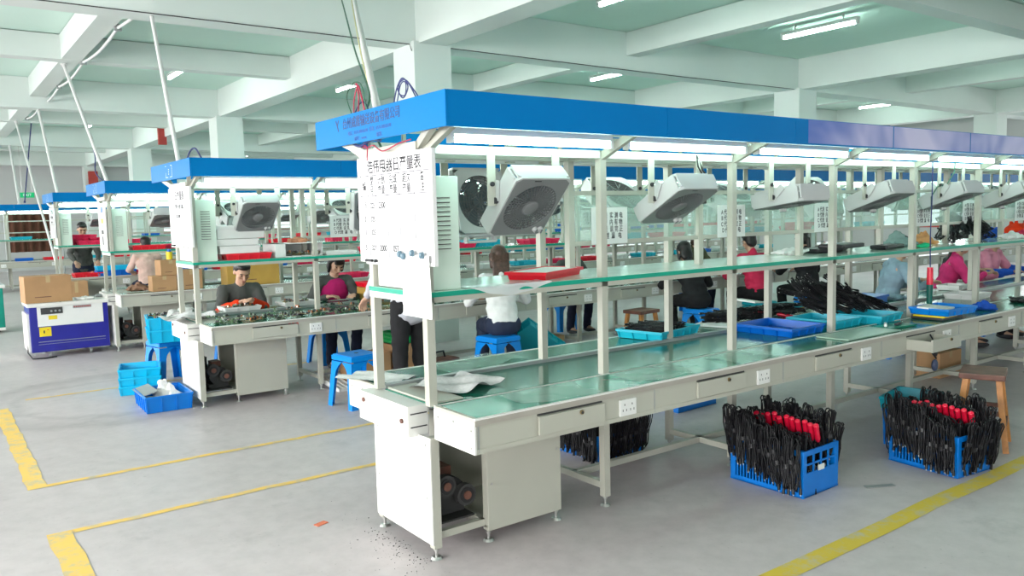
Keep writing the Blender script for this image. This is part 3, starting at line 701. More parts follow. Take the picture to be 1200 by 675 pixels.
def make_line(label, X0, Y0, nb, near=True, papers=True, tubes=True, cab=True, film=True):
    L = nb*S + 0.06
    root = thing('assembly_line', label, 'assembly line', (X0, Y0, 0))
    # canopy
    for nm, y0, y1 in (('fascia', -0.355, -0.343), ('fascia', 0.996, 1.008)):
        b = MB(); k = 0; x = -0.08
        while x < L:
            x2 = min(L, x + (1.33 if x < 0 else S)); b.box(x, y0, 2.022, x2-0.003, y1, 2.175, M_BLUE); x = x2
        sy = 0.012 if y0 < 0 else -0.012
        b.box(-0.08, min(y1, y1+sy) if y0 < 0 else y0-0.012, 2.022, L, (y1+0.012) if y0 < 0 else y0, 2.030, M_BLUE)
        fo = obj(nm, b, root)
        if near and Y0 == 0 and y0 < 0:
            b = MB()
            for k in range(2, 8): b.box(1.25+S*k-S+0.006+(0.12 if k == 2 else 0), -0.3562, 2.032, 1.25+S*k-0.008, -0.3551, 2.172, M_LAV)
            obj('painted_reflection', b, fo)  # thin sheets that paint the window reflection onto the fascia panels
    b = MB(); b.box(-0.092, -0.355, 2.022, -0.08, 1.008, 2.175, M_BLUE, bev=0.003)
    endf = obj('end_fascia', b, root)
    b = MB()
    for k in range(nb+1): b.box(k*S-0.015, -0.343, 2.135, k*S+0.015, 0.996, 2.165, M_STEEL)
    b.box(-0.06, -0.10, 2.11, L, -0.08, 2.135, M_STEEL); b.box(-0.06, 0.73, 2.11, L, 0.75, 2.135, M_STEEL)
    obj('canopy_frame', b, root)
    # end bracket under the canopy
    b = MB(); b.bar((-0.02, -0.01, ZK-0.01), (-0.02, YBK+0.01, ZK-0.01), 0.05, 0.05, M_STEEL)
    b.bar((-0.02, -0.01, ZK), (-0.06, -0.20, 2.05), 0.03, 0.04, M_STEEL); b.bar((-0.02, YBK+0.01, ZK), (-0.06, YBK+0.2, 2.05), 0.03, 0.04, M_STEEL); obj('end_bracket', b, root)
    # posts, legs, struts
    for k in range(nb+1):
        x = k*S
        for y in (0.0, YBK):
            obj('post', shared('post', m_post), root, (x, y, ZT-0.002))
            lg = obj('leg', shared('leg', m_leg), root, (x, y, 0)); obj('foot', shared('foot', m_foot), lg)
        if k > 0: obj('middle_post', shared('middle_post', m_mid), root, (x, YBK/2, ZS))
        obj('strut', shared('strut', m_strut), root, (x, 0, 0)); obj('strut', shared('strut', m_strut), root, (x, YBK, 0), (0, 0, PI))
        obj('cross_bar', shared('cross_bar', m_cross), root, (x, 0, 0))
    for y in (0.0, YBK/2, YBK):
        b = MB(); b.box(0.0, y-0.021, ZK-0.04, L, y+0.021, ZK, M_STEELW if y != YBK/2 else M_STEEL); obj('top_rail', b, root)
    # stretchers near the floor
    b = MB(); b.box(S, YBK/2-0.018, 0.10, L-0.06, YBK/2+0.018, 0.136, M_STEEL)
    for k in range(1, nb+1): b.box(k*S-0.018, 0.02, 0.10, k*S+0.018, YBK-0.02, 0.136, M_STEEL)
    obj('stretcher', b, root)
    # end panel, belt cover
    b = MB(); b.box(-0.030, -0.021, 0.075, -0.021, YBK+0.021, 0.60, M_STEELW, bev=0.003)
    ep = obj('end_panel', b, root)
    for y, z in ((0.02, 0.30), (0.02, 0.56), (YBK-0.02, 0.30), (YBK-0.02, 0.56)): obj('screw', shared('bolt', m_bolt), ep, (-0.030, y, z))
    b = MB(); b.box(-0.085, 0.085, 0.592, 0.03, 0.61, 0.742, M_STEELW, bev=0.004); b.box(0.03, 0.03, 0.74, 0.20, YBK-0.035, 0.757, M_STEEL, bev=0.003)
    for z in (0.635, 0.70): b.box(-0.07, 0.083, z, 0.02, 0.0855, z+0.006, M_DARK)
    bc = obj('belt_end_cover', b, root)
    for y, z in ((0.14, 0.665), (0.55, 0.70)):
        b = MB(); b.cyl((-0.093, y, z), (-0.085, y, z), 0.012, M_WOODD, n=14); obj('lock', b, bc)
    # wings: green mat inset in a cream rim, apron, end boxes
    for s, ya, yb in ((1, YA, -0.021), (-1, YBK+0.021, YZ)):
        yo = ya if s == 1 else yb; yi = yb if s == 1 else ya
        b = MB(); lo, hi = min(yo, yo+s*0.016), max(yo, yo+s*0.016)
        b.box(0, lo, ZT-0.030, L, hi, ZT-0.004, M_RIM); b.box(0, lo, ZT-0.004, L, hi, ZT+0.004, M_STEELW); b.box(0, ya+0.016, ZT-0.028, 0.02, yb-0.016, ZT+0.003, M_STEEL)
        b.box(0, min(yi, yi-s*0.012), ZT-0.02, L, max(yi, yi-s*0.012), ZT+0.004, M_STEELW)
        obj('table_rim', b, root)
        b = MB()
        nu = nb*10
        random.seed(int(X0*10+Y0*7)+s)
        b.box(0.02, ya+0.012, ZT-0.012, L, yb-0.012, ZT, M_MAT); obj('table_mat', b, root)
        b = MB(); y0a = yo + s*0.010; b.box(0.0, min(y0a, y0a+s*0.012), 0.594, L, max(y0a, y0a+s*0.012), ZT-0.028, M_STEEL)
        b.box(0.0, min(y0a-s*0.004, y0a), 0.594, L, max(y0a-s*0.004, y0a), 0.616, M_STEEL)
        for k in range(nb): b.box(k*S+0.35, min(y0a-s*0.0045, y0a), 0.711, k*S+0.755, max(y0a-s*0.0045, y0a), 0.719, M_DARK)
        for k in range(nb+1): b.box(k*S+0.02-0.002, min(y0a-s*0.0045, y0a), 0.60, k*S+0.02+0.002, max(y0a-s*0.0045, y0a), ZT-0.03, M_GREYRAIL)
        b.box(0.0, min(yi, y0a), 0.594, L, max(yi, y0a), 0.600, M_STEEL)
        ap = obj('apron', b, root)
        b = MB(); b.box(-0.004, ya+0.004, 0.594, 0.008, yb-0.002, ZT-0.012, M_STEELW, bev=0.002); b.box(-0.0055, ya+0.03, 0.63, -0.003, yb-0.03, 0.632, M_GREYRAIL)
        we = obj('wing_end', b, root)
        for y, z in ((ya+0.03, 0.70), (ya+0.03, 0.62), (yb-0.04, 0.71), ((ya+yb)/2, 0.715)): obj('screw', shared('bolt', m_bolt), we, (-0.004, y, z))
        for k in range(nb):
            pull = 0.17 if (near and Y0 == 0 and s == 1 and k == 3) else (-0.004 if (k*7+int(Y0)) % 3 else 0.004)
            dr = obj('drawer', shared('drawer', m_drawer), root, (k*S+0.552, yo - s*(0.001+pull) + s*0.006, 0.622), (0, 0, 0 if s == 1 else PI))
            obj('lock', shared('lock', m_lock), dr, (0.05, 0, 0.070))
            obj('socket', shared('socket', m_socket), root, (k*S+0.928, yo+s*0.010, 0.660), (0, 0, 0 if s == 1 else PI))
    # belt and its two edge rails
    b = MB(); b.box(0.02, 0.022, 0.735, L, YBK-0.022, 0.748, M_GREEN); obj('belt', b, root)
    b = MB(); b.box(0.02, YBK-0.03, 0.74, L, YBK+0.012, 0.768, M_GREYRAIL); obj('belt_rail', b, root)
    # shelf
    b = MB(); b.box(0.0, -0.021, ZS-0.050, L, 0.005, ZS-0.024, M_STEEL); b.box(0.0, YBK-0.005, ZS-0.050, L, YBK+0.021, ZS-0.024, M_STEEL)
    for k in range(nb+1): b.box(k*S-0.015 if k else 0.0, 0, ZS-0.050, k*S+0.015, YBK, ZS-0.024, M_STEEL)
    b.box(-0.024, -0.021, ZS-0.055, 0.0, YBK+0.021, ZS-0.024, M_STEELW)
    obj('shelf_frame', b, root)
    b = MB(); b.box(-0.024, -0.026, ZS-0.024, L, YBK+0.026, ZS-0.001, M_SHEDGE); b.box(-0.02, -0.022, ZS-0.001, L, YBK+0.022, ZS, M_SHELF)
    obj('shelf', b, root)
    # middle rails with milky sheets between
    b = MB(); b.box(S, YBK/2-0.012, 1.745, L, YBK/2+0.012, 1.77, M_STEEL); b.box(S, YBK/2-0.012, 1.455, L, YBK/2+0.012, 1.48, M_STEEL); obj('middle_rail', b, root)
    if film:
        for k in range(1, nb):
            b = MB(); b.box(k*S+0.03, YBK/2-0.0015, 1.48, (k+1)*S-0.03, YBK/2+0.0015, 1.745, M_CLEAR); obj('milky_panel', b, root)
    # lights in the canopy
    if tubes:
        for k in range(nb):
            for y in (-0.13, YBK+0.13):
                t = obj('tube_light', shared('tube_light', m_tubel), root, (k*S+0.56, y, 2.015)); obj('tube', shared('tube', m_tube), t)
    for k in range(nb):
        b = MB(); b.box(-0.05, -0.02, -0.02, 0.05, 0.02, 0.02, M_CYAN, bev=0.004); b.cyl((-0.05, 0, 0), (-0.09, 0.0, 0.03), 0.004, M_WHITE, n=6)
        obj('lamp_connector', SH.setdefault('lamp_connector', b.mesh('lamp_connector')) if 'lamp_connector' not in SH else SH['lamp_connector'], root, (k*S+0.42, 0.12, 2.04))
    if cab:
        cb = obj('drive_cabinet', shared('drive_cabinet', m_cabinet), root)
        for x, y in ((0.318, 0.018), (0.76, 0.018), (0.318, YBK-0.018), (0.76, YBK-0.018)): obj('foot', shared('foot', m_foot), cb, (x, y, 0))
        mo = obj('motor', shared('motor', m_motor), root)
        obj('pulley', shared('pulley', m_pulley), mo, (0.13, 0.12, 0.30)); obj('pulley', shared('pulley', m_pulley), mo, (0.235, 0.10, 0.24))
    return root, endf, L

NB1, NB2, NB3 = 10, 15, 15
line1, end1, L1 = make_line('long cream assembly line with green belt and blue canopy, nearest to the camera', 0.0, 0.0, NB1)
line2, end2, L2 = make_line('second cream assembly line from the camera, circuit boards along its front edge', 0.03, 4.05, NB2, film=False)
line3, end3, L3 = make_line('third cream assembly line, its end beside the deep blue strapping machine', 0.08, 8.10, NB3, film=False)
line4, end4, L4 = make_line('fourth cream assembly line, in the far bay behind the brown carton', 0.0, 12.20, NB3, near=False, film=False)
line5, end5, L5 = make_line('farthest cream assembly line, its blue canopy below the green exit sign', -3.4, 20.6, 17, near=False, film=False)

# printing on the canopy ends
it = []
ty = 0.50
it.append((text_mesh('台州威霞输送设备有限公司', 0.060, M_FTXT, squeeze=0.86), TM((-0.0925, 0.345, 2.125), R_END)))
it.append((text_mesh('电话：0576-88826698   传真：0576-88826698', 0.024, M_FTXT2, squeeze=1.0), TM((-0.0925, 0.36, 2.075), R_END)))
it.append((text_mesh('网址：www.              邮箱：', 0.024, M_FTXT2, squeeze=1.1), TM((-0.0925, 0.36, 2.043), R_END)))
lg = MB(); lg.bar((-0.0925, 0.735, 2.155), (-0.0925, 0.705, 2.098), 0.0008, 0.010, M_FTXT, up=(0, 1, 0)); lg.bar((-0.0925, 0.70, 2.155), (-0.0925, 0.72, 2.125), 0.0008, 0.010, M_FTXT, up=(0, 1, 0))
it.append((lg.mesh('logo'), Matrix()))
o = obj('printed_lettering', join_texts(it, 'printed_lettering'), end1)
for e in (end2, end3, end4):
    b = MB(); X = -0.0928
    b.box(X-0.0006, 0.42, 2.145, X, 0.45, 2.150, M_WTXT); b.box(X-0.0006, 0.22, 2.145, X, 0.27, 2.150, M_WTXT); b.box(X-0.0006, 0.22, 2.045, X, 0.226, 2.150, M_WTXT)
    b.box(X-0.0006, 0.22, 2.045, X, 0.30, 2.050, M_WTXT); b.box(X-0.0006, 0.36, 2.045, X, 0.44, 2.050, M_WTXT); b.box(X-0.0006, 0.435, 2.045, X, 0.441, 2.09, M_WTXT)
    for q in range(3): b.box(X-0.0006, 0.33, 2.07+q*0.02, X, 0.345, 2.08+q*0.02, M_WTXT)
    obj('printed_marks', b, e)

# ------------------------------------------------------------------ control cabinets on the shelf ends
def control_box(label, X, Y):
    t = thing('control_cabinet', label, 'control cabinet', (X, Y, ZS))
    b = MB(); b.box(0.030, 0.03, 0.0, 0.205, 0.50, 0.545, M_CTRL, bev=0.006); obj('cabinet_body', b, t)
    b = MB()
    for k in range(12):
        z = 0.20 + k*0.022; b.box(0.075, 0.020, z, 0.155, 0.032, z+0.009, M_CTRL, bev=0.003); b.box(0.075, 0.0285, z-0.004, 0.155, 0.0298, z, M_DARK)
    obj('louvres', b, t)
    b = MB(); b.box(0.0, 0.026, 0.004, 0.028, 0.50, 0.14, M_STEELW, bev=0.004); b.box(-0.002, 0.05, 0.06, 0.0, 0.47, 0.063, M_GREYRAIL); b.box(-0.003, 0.20, 0.105, 0.0, 0.30, 0.135, M_WHITE); obj('lower_cover', b, t)
    return t
control_box('grey-green vented control cabinet behind the nearest whiteboard', 0.0, 0.0)
control_box('grey-green vented control cabinet behind the second line whiteboard', 0.03, 4.05)
control_box('grey-green vented control cabinet beside the stickered strip on the third line', 0.08, 8.10)
control_box('grey-green vented control cabinet on the end of the fourth line', 0.0, 12.20)

# ------------------------------------------------------------------ whiteboards
def whiteboard(label, X, y0, y1, z0, z1, full):
    t = thing('whiteboard', label, 'whiteboard', (X, (y0+y1)/2, z0)); w = (y1-y0)/2; h = z1-z0
    b = MB(); b.box(-0.014, -w, 0, 0.0, w, h, M_BOARD); obj('panel', b, t)
    b = MB(); fr = 0.016
    b.box(-0.020, -w-0.004, -0.004, 0.002, -w+fr, h+0.004, M_WHITE, bev=0.003); b.box(-0.020, w-fr, -0.004, 0.002, w+0.004, h+0.004, M_WHITE, bev=0.003)
    b.box(-0.020, -w+fr, h-fr, 0.002, w-fr, h+0.004, M_WHITE); b.box(-0.020, -w+fr, -0.004, 0.002, w-fr, fr*0.8, M_WHITE); obj('frame', b, t)
    b = MB(); b.box(-0.040, -0.10, -0.012, -0.020, 0.27, 0.0, M_WHITE, bev=0.003); b.cyl((-0.036, 0.21, 0.006), (-0.036, 0.28, 0.006), 0.007, M_COMPB, n=8); b.cyl((-0.034, 0.17, 0.004), (-0.034, 0.177, 0.004), 0.010, M_COMPB, n=8)
    obj('pen_tray', b, t)
    xs = -0.0146
    def T(s, y, z, size, m=M_INK, sq=0.9): return (text_mesh(s, size, m, 0.0004, squeeze=sq), TM((xs, y, z), R_END))
    b = MB()
    def hl(z): b.box(xs-0.0006, -w+fr, z-0.002, xs, w-fr, z+0.002, M_LINE)
    def vl(y, za, zb): b.box(xs-0.0006, y-0.0017, za, xs, y+0.0017, zb, M_LINE)
    items = []
    if full:
        hl(h*0.83); hl(h*0.635)
        # columns run from the far side (left in the picture) to the near side
        cols = [w-fr, w*0.72, w*0.50, w*0.17, -w*0.16, -w*0.55, -w+fr]
        for c in cols[1:-1]: vl(c, 0.02 if c > 0 else 0.12, h*0.83)
        items.append(T('浩伟电器日产量表', 0.0, h*0.905, 0.076))
        heads = ['编', '型\n号', '计划\n产量', '完成\n产量', '超欠\n产量', '备\n注']
        for i, s in enumerate(heads): items.append(T(s, (cols[i]+cols[i+1])/2, h*0.728, 0.047, sq=0.86))
        rows = [(0.54, ['1号', '325', '2300']), (0.41, ['2', '325']), (0.28, ['3', '325']), (0.13, ['5', '327', '2000', '1057'])]
        for z, r in rows:
            for i, s in enumerate(r): items.append(T(s, (cols[i]+cols[i+1])/2, h*z, 0.044 if i > 1 else 0.038, sq=0.85))
        b.box(xs-0.0006, -0.14, h*0.41, xs, -0.06, h*0.41+0.002, M_LINE)
    else:
        hl(h*0.76); hl(h*0.60); hl(h*0.44)
        items.append(T('日产量表', 0.0, h*0.86, 0.085)); items.append(T('型号 计划 完成', 0.02, h*0.68, 0.046)); items.append(T('1 325 2000', 0.08, h*0.52, 0.04))
    obj('ruled_lines', b, t)
    obj('handwriting', join_texts(items, 'handwriting'), t)
    return t
whiteboard('large whiteboard with a ruled handwritten output table, on the nearest line end', -0.032, -0.155, 0.585, 1.425, 1.945, True)
whiteboard('smaller whiteboard with faint handwriting on the second line end', 0.0, 3.93, 4.62, 1.43, 1.945, False)
whiteboard('plain white board on the end of the fourth line', -0.032, 12.18, 12.78, 1.43, 1.93, False)
# the loose sheet under the nearest whiteboard and its magnets
t = thing('paper_sheet', 'blank white sheet hanging below the nearest whiteboard by magnets', 'paper', (-0.056, 0.0, 1.45))
b = MB(); b.grid(lambda u, v: (-0.004+0.010*math.sin(v*2.6)*v - 0.006*u*v, -0.125+0.26*(1-u)+0.02*v*(0.5-u), 0.02-0.29*v), 8, 14, M_PAPER); obj('sheet', b, t)
MG = [(0.150, 1.470), (0.105, 1.462), (0.02, 1.478), (-0.07, 1.470)]
for (y, z), s in zip(MG, ('outermost by the pen tray', 'second from the pen tray', 'third from the pen tray', 'beside the cabinet post')):
    b = MB(); b.cyl((0, 0, 0), (-0.012, 0, 0), 0.017, mat('grey_blue_magnet', (0.13, 0.22, 0.28), 0.3), 0.014, n=18); b.ell((-0.012, 0, 0), (0.004, 0.013, 0.013), mat('grey_blue_magnet', (0.13, 0.22, 0.28)))
    o = obj('magnet', b, None, (-0.062 if y < 0.14 else -0.056, y, z)); tag(o, 'round grey-blue magnet on the nearest whiteboard, ' + s, 'magnet', 'magnets on the nearest whiteboard')
# sticker strip on the third line end
t = thing('sticker_strip', 'narrow white strip with warning stickers on the third line end', 'sign', (0.035, 8.12, ZS))
b = MB(); b.box(0, 0, 0.0, 0.012, 0.50, 0.62, M_STEELW); obj('backing', b, t)
for y, z, w, h, m in ((0.16, 0.50, 0.14, 0.07, M_TRAYB), (0.16, 0.36, 0.16, 0.06, M_YEL), (0.18, 0.30, 0.12, 0.04, M_GREYRAIL), (0.18, 0.22, 0.14, 0.05, M_DARK), (0.22, 0.08, 0.08, 0.11, M_COMPB)):
    b = MB(); b.box(-0.001, y, z, 0, y+w, z+h, m); obj('sticker', b, t)

# ------------------------------------------------------------------ instruction sheets on the middle rails
def sheet_mesh():
    b = MB(); b.box(-0.145, -0.0012, -0.108, 0.145, 0.0, 0.108, M_PAPER)
    return b
def sheet(label, x, y, z, rows, group):
    t = thing('notice_sheet', label, 'notice', (x, y, z), 0.0, group)
    obj('paper', shared('notice_paper', sheet_mesh), t)
    items = []
    for i, r in enumerate(rows):
        items.append((text_mesh(r, 0.040, M_INK, 0.0003, squeeze=0.75), TM((0.0, -0.0016, 0.058-0.040*i), R_FRONT)))
    key = 'notice_print'
    if key not in SH: SH[key] = join_texts(items, key)
    obj('print', SH[key], t); return t
rows = ['A 代表  实 测 电', 'B 代替  内 有 物', 'C 代表  说 完 正', 'D 代理  漏   电']
for k, x in enumerate((1.405, 2.525, 3.63, 5.10, 5.95, 7.05, 8.2)):
    sheet('white notice sheet on the nearest line rail, %s from the whiteboard' % ('first second third fourth fifth sixth seventh'.split()[k]), x, YBK/2-0.014, 1.565, rows, 'notice sheets along the nearest line')
for k in range(1, 12):
    sheet('white notice sheet lettered A to D on the second line middle rail', 0.03+k*S+0.3+0.12*(k % 3), 4.05+YBK/2-0.014, 1.565, rows, 'notice sheets along the second line')
# ------------------------------------------------------------------ box fans
FW, FH, FD, FR = 0.345, 0.385, 0.115, 0.148
def m_housing():
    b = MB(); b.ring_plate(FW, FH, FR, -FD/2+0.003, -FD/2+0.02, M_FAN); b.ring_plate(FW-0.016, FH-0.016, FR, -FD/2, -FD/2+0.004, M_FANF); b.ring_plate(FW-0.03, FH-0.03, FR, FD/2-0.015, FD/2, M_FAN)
    w, h, y0, y1 = FW/2, FH/2, -FD/2+0.02, FD/2-0.015
    b.box(-w+0.015, y0, h-0.012, w-0.015, y1, h, M_FAN); b.box(-w+0.015, y0, -h, w-0.015, y1, -h+0.012, M_FAN)
    b.box(-w, y0, -h+0.015, -w+0.012, y1, h-0.015, M_FAN); b.box(w-0.012, y0, -h+0.015, w, y1, h-0.015, M_FAN)
    b.box(-0.06, -FD/2-0.001, h-0.020, -0.02, -FD/2+0.001, h-0.014, M_COMPB)
    b.bar((-0.10, 0.01, -h-0.03), (0.10, 0.01, -h-0.03), 0.03, 0.012, M_FAN); b.bar((-0.09, 0.01, -h), (-0.10, 0.01, -h-0.03), 0.03, 0.015, M_FAN); b.bar((0.09, 0.01, -h), (0.10, 0.01, -h-0.03), 0.03, 0.015, M_FAN)
    return b
def m_grille():
    b = MB(); y = -FD/2+0.004
    for r in (0.146, 0.128, 0.110, 0.092, 0.074):
        b.tube([(r*math.cos(2*PI*i/30), y, r*math.sin(2*PI*i/30)) for i in range(30)], 0.0026, M_GRILLE, 4, True)
    for i in range(44):
        t = 2*PI*i/44; t2 = t + 0.28
        b.bar((0.045*math.cos(t), y, 0.045*math.sin(t)), (0.147*math.cos(t2), y, 0.147*math.sin(t2)), 0.0032, 0.009, M_GRILLE, up=(0, 1, 0))
    return b
def m_rear():
    b = MB(); y = FD/2-0.006
    for r in (0.146, 0.130, 0.114, 0.098, 0.082, 0.066, 0.05):
        b.tube([(r*math.cos(2*PI*i/24), y, r*math.sin(2*PI*i/24)) for i in range(24)], 0.0028, M_GRILLE, 4, True)
    for i in range(10):
        t = 2*PI*i/10; b.bar((0, y, 0), (0.141*math.cos(t), y, 0.141*math.sin(t)), 0.005, 0.004, M_GRILLE, up=(0, 1, 0))
    return b
def m_hub():
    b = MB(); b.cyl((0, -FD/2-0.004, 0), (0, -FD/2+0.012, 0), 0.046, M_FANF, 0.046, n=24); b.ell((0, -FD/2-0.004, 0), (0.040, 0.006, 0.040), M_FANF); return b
def m_blades():
    b = MB()
    for k in range(5):
        t = 2*PI*k/5
        def F(u, v):
            r = 0.03+0.10*v; a = t + (u-0.5)*(0.95-0.15*v); return (r*math.cos(a), 0.012*(u-0.5)*2.2+0.004, r*math.sin(a))
        b.grid(F, 6, 4, M_BLADE); b.grid(lambda u, v: tuple(Vector(F(u, v))+Vector((0, 0.003, 0))), 6, 4, M_BLADE)
    b.cyl((0, -0.02, 0), (0, 0.035, 0), 0.034, M_BLADE, n=18); return b
def m_knob():
    b = MB(); b.cyl((0, 0, 0), (0, -0.018, 0), 0.016, M_FAN, 0.013, n=16); b.box(-0.003, -0.024, -0.012, 0.003, -0.018, 0.012, M_GRILLE); return b
def m_hbar():
    b = MB(); b.box(-0.024, -0.003, -0.255, 0.024, 0.003, 0.0, M_STEEL); b.box(-0.024, -0.003, -0.006, 0.024, 0.08, 0.0, M_STEEL); b.cyl((0, -0.014, -0.15), (0, 0.010, -0.15), 0.012, M_COMPB, n=8); return b
def m_arm():
    b = MB(); b.bar((0, 0.0, 0.0), (0, 0.06, 0.08), 0.005, 0.045, M_FAN, up=(0, 1, -0.7)); b.cyl((-0.012, 0, 0), (0.012, 0, 0), 0.016, M_COMPB, n=12); return b
def make_fan(loc, tilt, face, label, group):
    t = thing('box_fan', label, 'fan', loc, 0.0 if face < 0 else PI, group)
    for s in (-1, 1): obj('hanger_bar', shared('hanger_bar', m_hbar), t, (s*(FW/2+0.030), -0.055, 0))
    h = obj('housing', shared('housing', m_housing), t, (0, -0.055, -0.230), (tilt, 0, 0))
    for s in (-1, 1): obj('bracket_arm', shared('bracket_arm', m_arm), h, (s*(FW/2+0.006), 0, 0))
    obj('front_grille', shared('front_grille', m_grille), h); obj('rear_grille', shared('rear_grille', m_rear), h); obj('hub', shared('hub', m_hub), h); obj('rotor', shared('rotor', m_blades), h)
    for x in (0.105, 0.138): obj('knob', shared('knob', m_knob), h, (x, -FD/2, -0.148))
    for s in (-1, 1):
        b = MB()
    return t
ORD = 'first second third fourth fifth sixth seventh eighth ninth tenth'.split()
tilts = (44, 60, 82, 70, 70, 68, 66, 70, 72)
for k in range(9):
    make_fan((0.565+k*S, 0.03, 1.945), D2R(tilts[k]), -1, 'white box fan tilted down over the front of the nearest line, %s from its whiteboard' % ORD[k], 'front fans of the nearest line')
tl = (8, 50, 66, 40, 70, 55, 66, 60, 70)
for k in range(9):
    make_fan((0.66+k*S, YBK-0.03, 1.945), D2R(tl[k]), 1, 'white box fan facing away over the back of the nearest line, %s from its whiteboard' % ORD[k], 'back fans of the nearest line')
t2 = (48, 8, 62, 56, 70, 66, 52, 70, 60, 66)
for k in range(10):
    make_fan((0.58+k*S, 4.07, 1.945), D2R(t2[k]), -1, 'white box fan tilted over the front of the second line, %s from its whiteboard' % ORD[k], 'front fans of the second line')
    make_fan((0.62+k*S, 4.05+YBK-0.03, 1.945), D2R(t2[9-k]), 1, 'white box fan facing away over the back of the second line, %s from its whiteboard' % ORD[k], 'back fans of the second line')
for li, (x0, y0, nm) in enumerate(((0.08, 8.10, 'third'), (0.0, 12.20, 'fourth'))):
    for k in range(8):
        make_fan((x0+0.66+k*S*1.0, y0+0.02, 1.945), D2R((66, 30, 60, 70, 50, 62, 70, 56)[(k+3*li) % 8]), -1, 'white box fan hanging over the front of the %s line' % nm, 'front fans of the %s line' % nm)

# ------------------------------------------------------------------ containers, seats, cartons
def m_tray(w, l, h, m, th=0.006, ribs=True, solid=True):
    b = MB(); t = 0.94
    def ringv(z, s, inset=0): return [(sx*(w/2*s-inset), sy*(l/2*s-inset), z) for sx, sy in ((-1,-1),(1,-1),(1,1),(-1,1))]
    A = ringv(0, t); B = ringv(h, 1); C_ = ringv(h, 1, th); D_ = ringv(th, t, th)
    vs = A+B+C_+D_; q = [(3,2,1,0), (12,13,14,15)]
    for i in range(4):
        j = (i+1) % 4; q += [(i, j, 4+j, 4+i), (4+i, 4+j, 8+j, 8+i), (8+i, 8+j, 12+j, 12+i)]
    b._faces([Vector(v) for v in vs], q, m)
    e = 0.010
    for z0, z1 in ((h-0.016, h+0.001),):
        b.box(-w/2-e, -l/2-e, z0, w/2+e, -l/2+0.001, z1, m); b.box(-w/2-e, l/2-0.001, z0, w/2+e, l/2+e, z1, m)
        b.box(-w/2-e, -l/2, z0, -w/2+0.001, l/2, z1, m); b.box(w/2-0.001, -l/2, z0, w/2+e, l/2, z1, m)
    if ribs:
        n = max(2, int(w/0.10)); k2 = max(2, int(l/0.10))
        for i in range(n+1):
            x = -w/2*t + w*t*i/n
            for s in (-1, 1): b.bar((x, s*(l/2*t+0.003), 0.002), (x*1.04, s*(l/2+0.003), h-0.016), 0.008, 0.010, m, up=(0, 1, 0))
        for i in range(k2+1):
            y = -l/2*t + l*t*i/k2
            for s in (-1, 1): b.bar((s*(w/2*t+0.003), y, 0.002), (s*(w/2+0.003), y*1.04, h-0.016), 0.008, 0.010, m, up=(1, 0, 0))
    return b
def tray(name, label, loc, rz, w, l, h, m, group=None, rot=None):
    o = obj(name, m_tray(w, l, h, m), None, loc, rot or (0, 0, rz)); return tag(o, label, 'tray' if 'tray' in name else 'crate', group)
def m_lattice(w, l, h, m, low=None):
    """open crate with latticed walls; floor grid, corner posts, rim"""
    b = MB(); th = 0.010
    b.box(-w/2, -l/2, 0, w/2, l/2, 0.010, m)
    for sx in (-1, 1):
        for sy in (-1, 1): b.box(min(sx*w/2, sx*(w/2-0.035)), min(sy*l/2, sy*(l/2-0.035)), 0, max(sx*w/2, sx*(w/2-0.035)), max(sy*l/2, sy*(l/2-0.035)), h, m, bev=0.004)
    zs = (0.0, h*0.42, h*0.52, h-0.030)
    for s in (-1, 1):
        for z0, z1 in ((0.0, 0.030), (h*0.45, h*0.45+0.018), (h-0.03, h)):
            b.box(-w/2+0.03, s*l/2-(th if s > 0 else 0), z0, w/2-0.03, s*l/2+(0 if s > 0 else th), z1, m)
            b.box(s*w/2-(th if s > 0 else 0), -l/2+0.03, z0, s*w/2+(0 if s > 0 else th), l/2-0.03, z1, m)
        n = int((w-0.06)/0.022)
        b.box(-w/2+0.03, s*l/2-(0.007 if s > 0 else 0), 0.03, w/2-0.03, s*l/2+(0 if s > 0 else 0.007), h*0.45, m)
        b.box(-w/2+0.03, s*l/2-(0.007 if s > 0 else 0), h*0.68, w/2-0.03, s*l/2+(0 if s > 0 else 0.007), h*0.72, m)
        for i in range(1, 4):
            x = -w/2+0.03+(w-0.06)*i/4; b.box(x-0.006, s*l/2-(0.007 if s > 0 else 0), h*0.45, x+0.006, s*l/2+(0 if s > 0 else 0.007), h, m)
        n = int((l-0.06)/0.022)
        for i in range(1, n):
            y = -l/2+0.03+(l-0.06)*i/n; b.box(s*w/2-(0.007 if s > 0 else 0), y-0.004, 0.03, s*w/2+(0 if s > 0 else 0.007), y+0.004, h*0.45, m)
        for i in range(1, 6):
            y = -l/2+0.03+(l-0.06)*i/6; b.box(s*w/2-(0.007 if s > 0 else 0), y-0.006, h*0.45, s*w/2+(0 if s > 0 else 0.007), y+0.006, h, m)
    b.box(-0.03, -l/2-0.002, h*0.50, 0.03, -l/2+0.002, h*0.62, M_WHITE)
    return b
def crate(label, loc, rz, w, l, h, m, group=None):
    o = obj('lattice_crate', m_lattice(w, l, h, m), None, loc, (0, 0, rz)); return tag(o, label, 'crate', group)

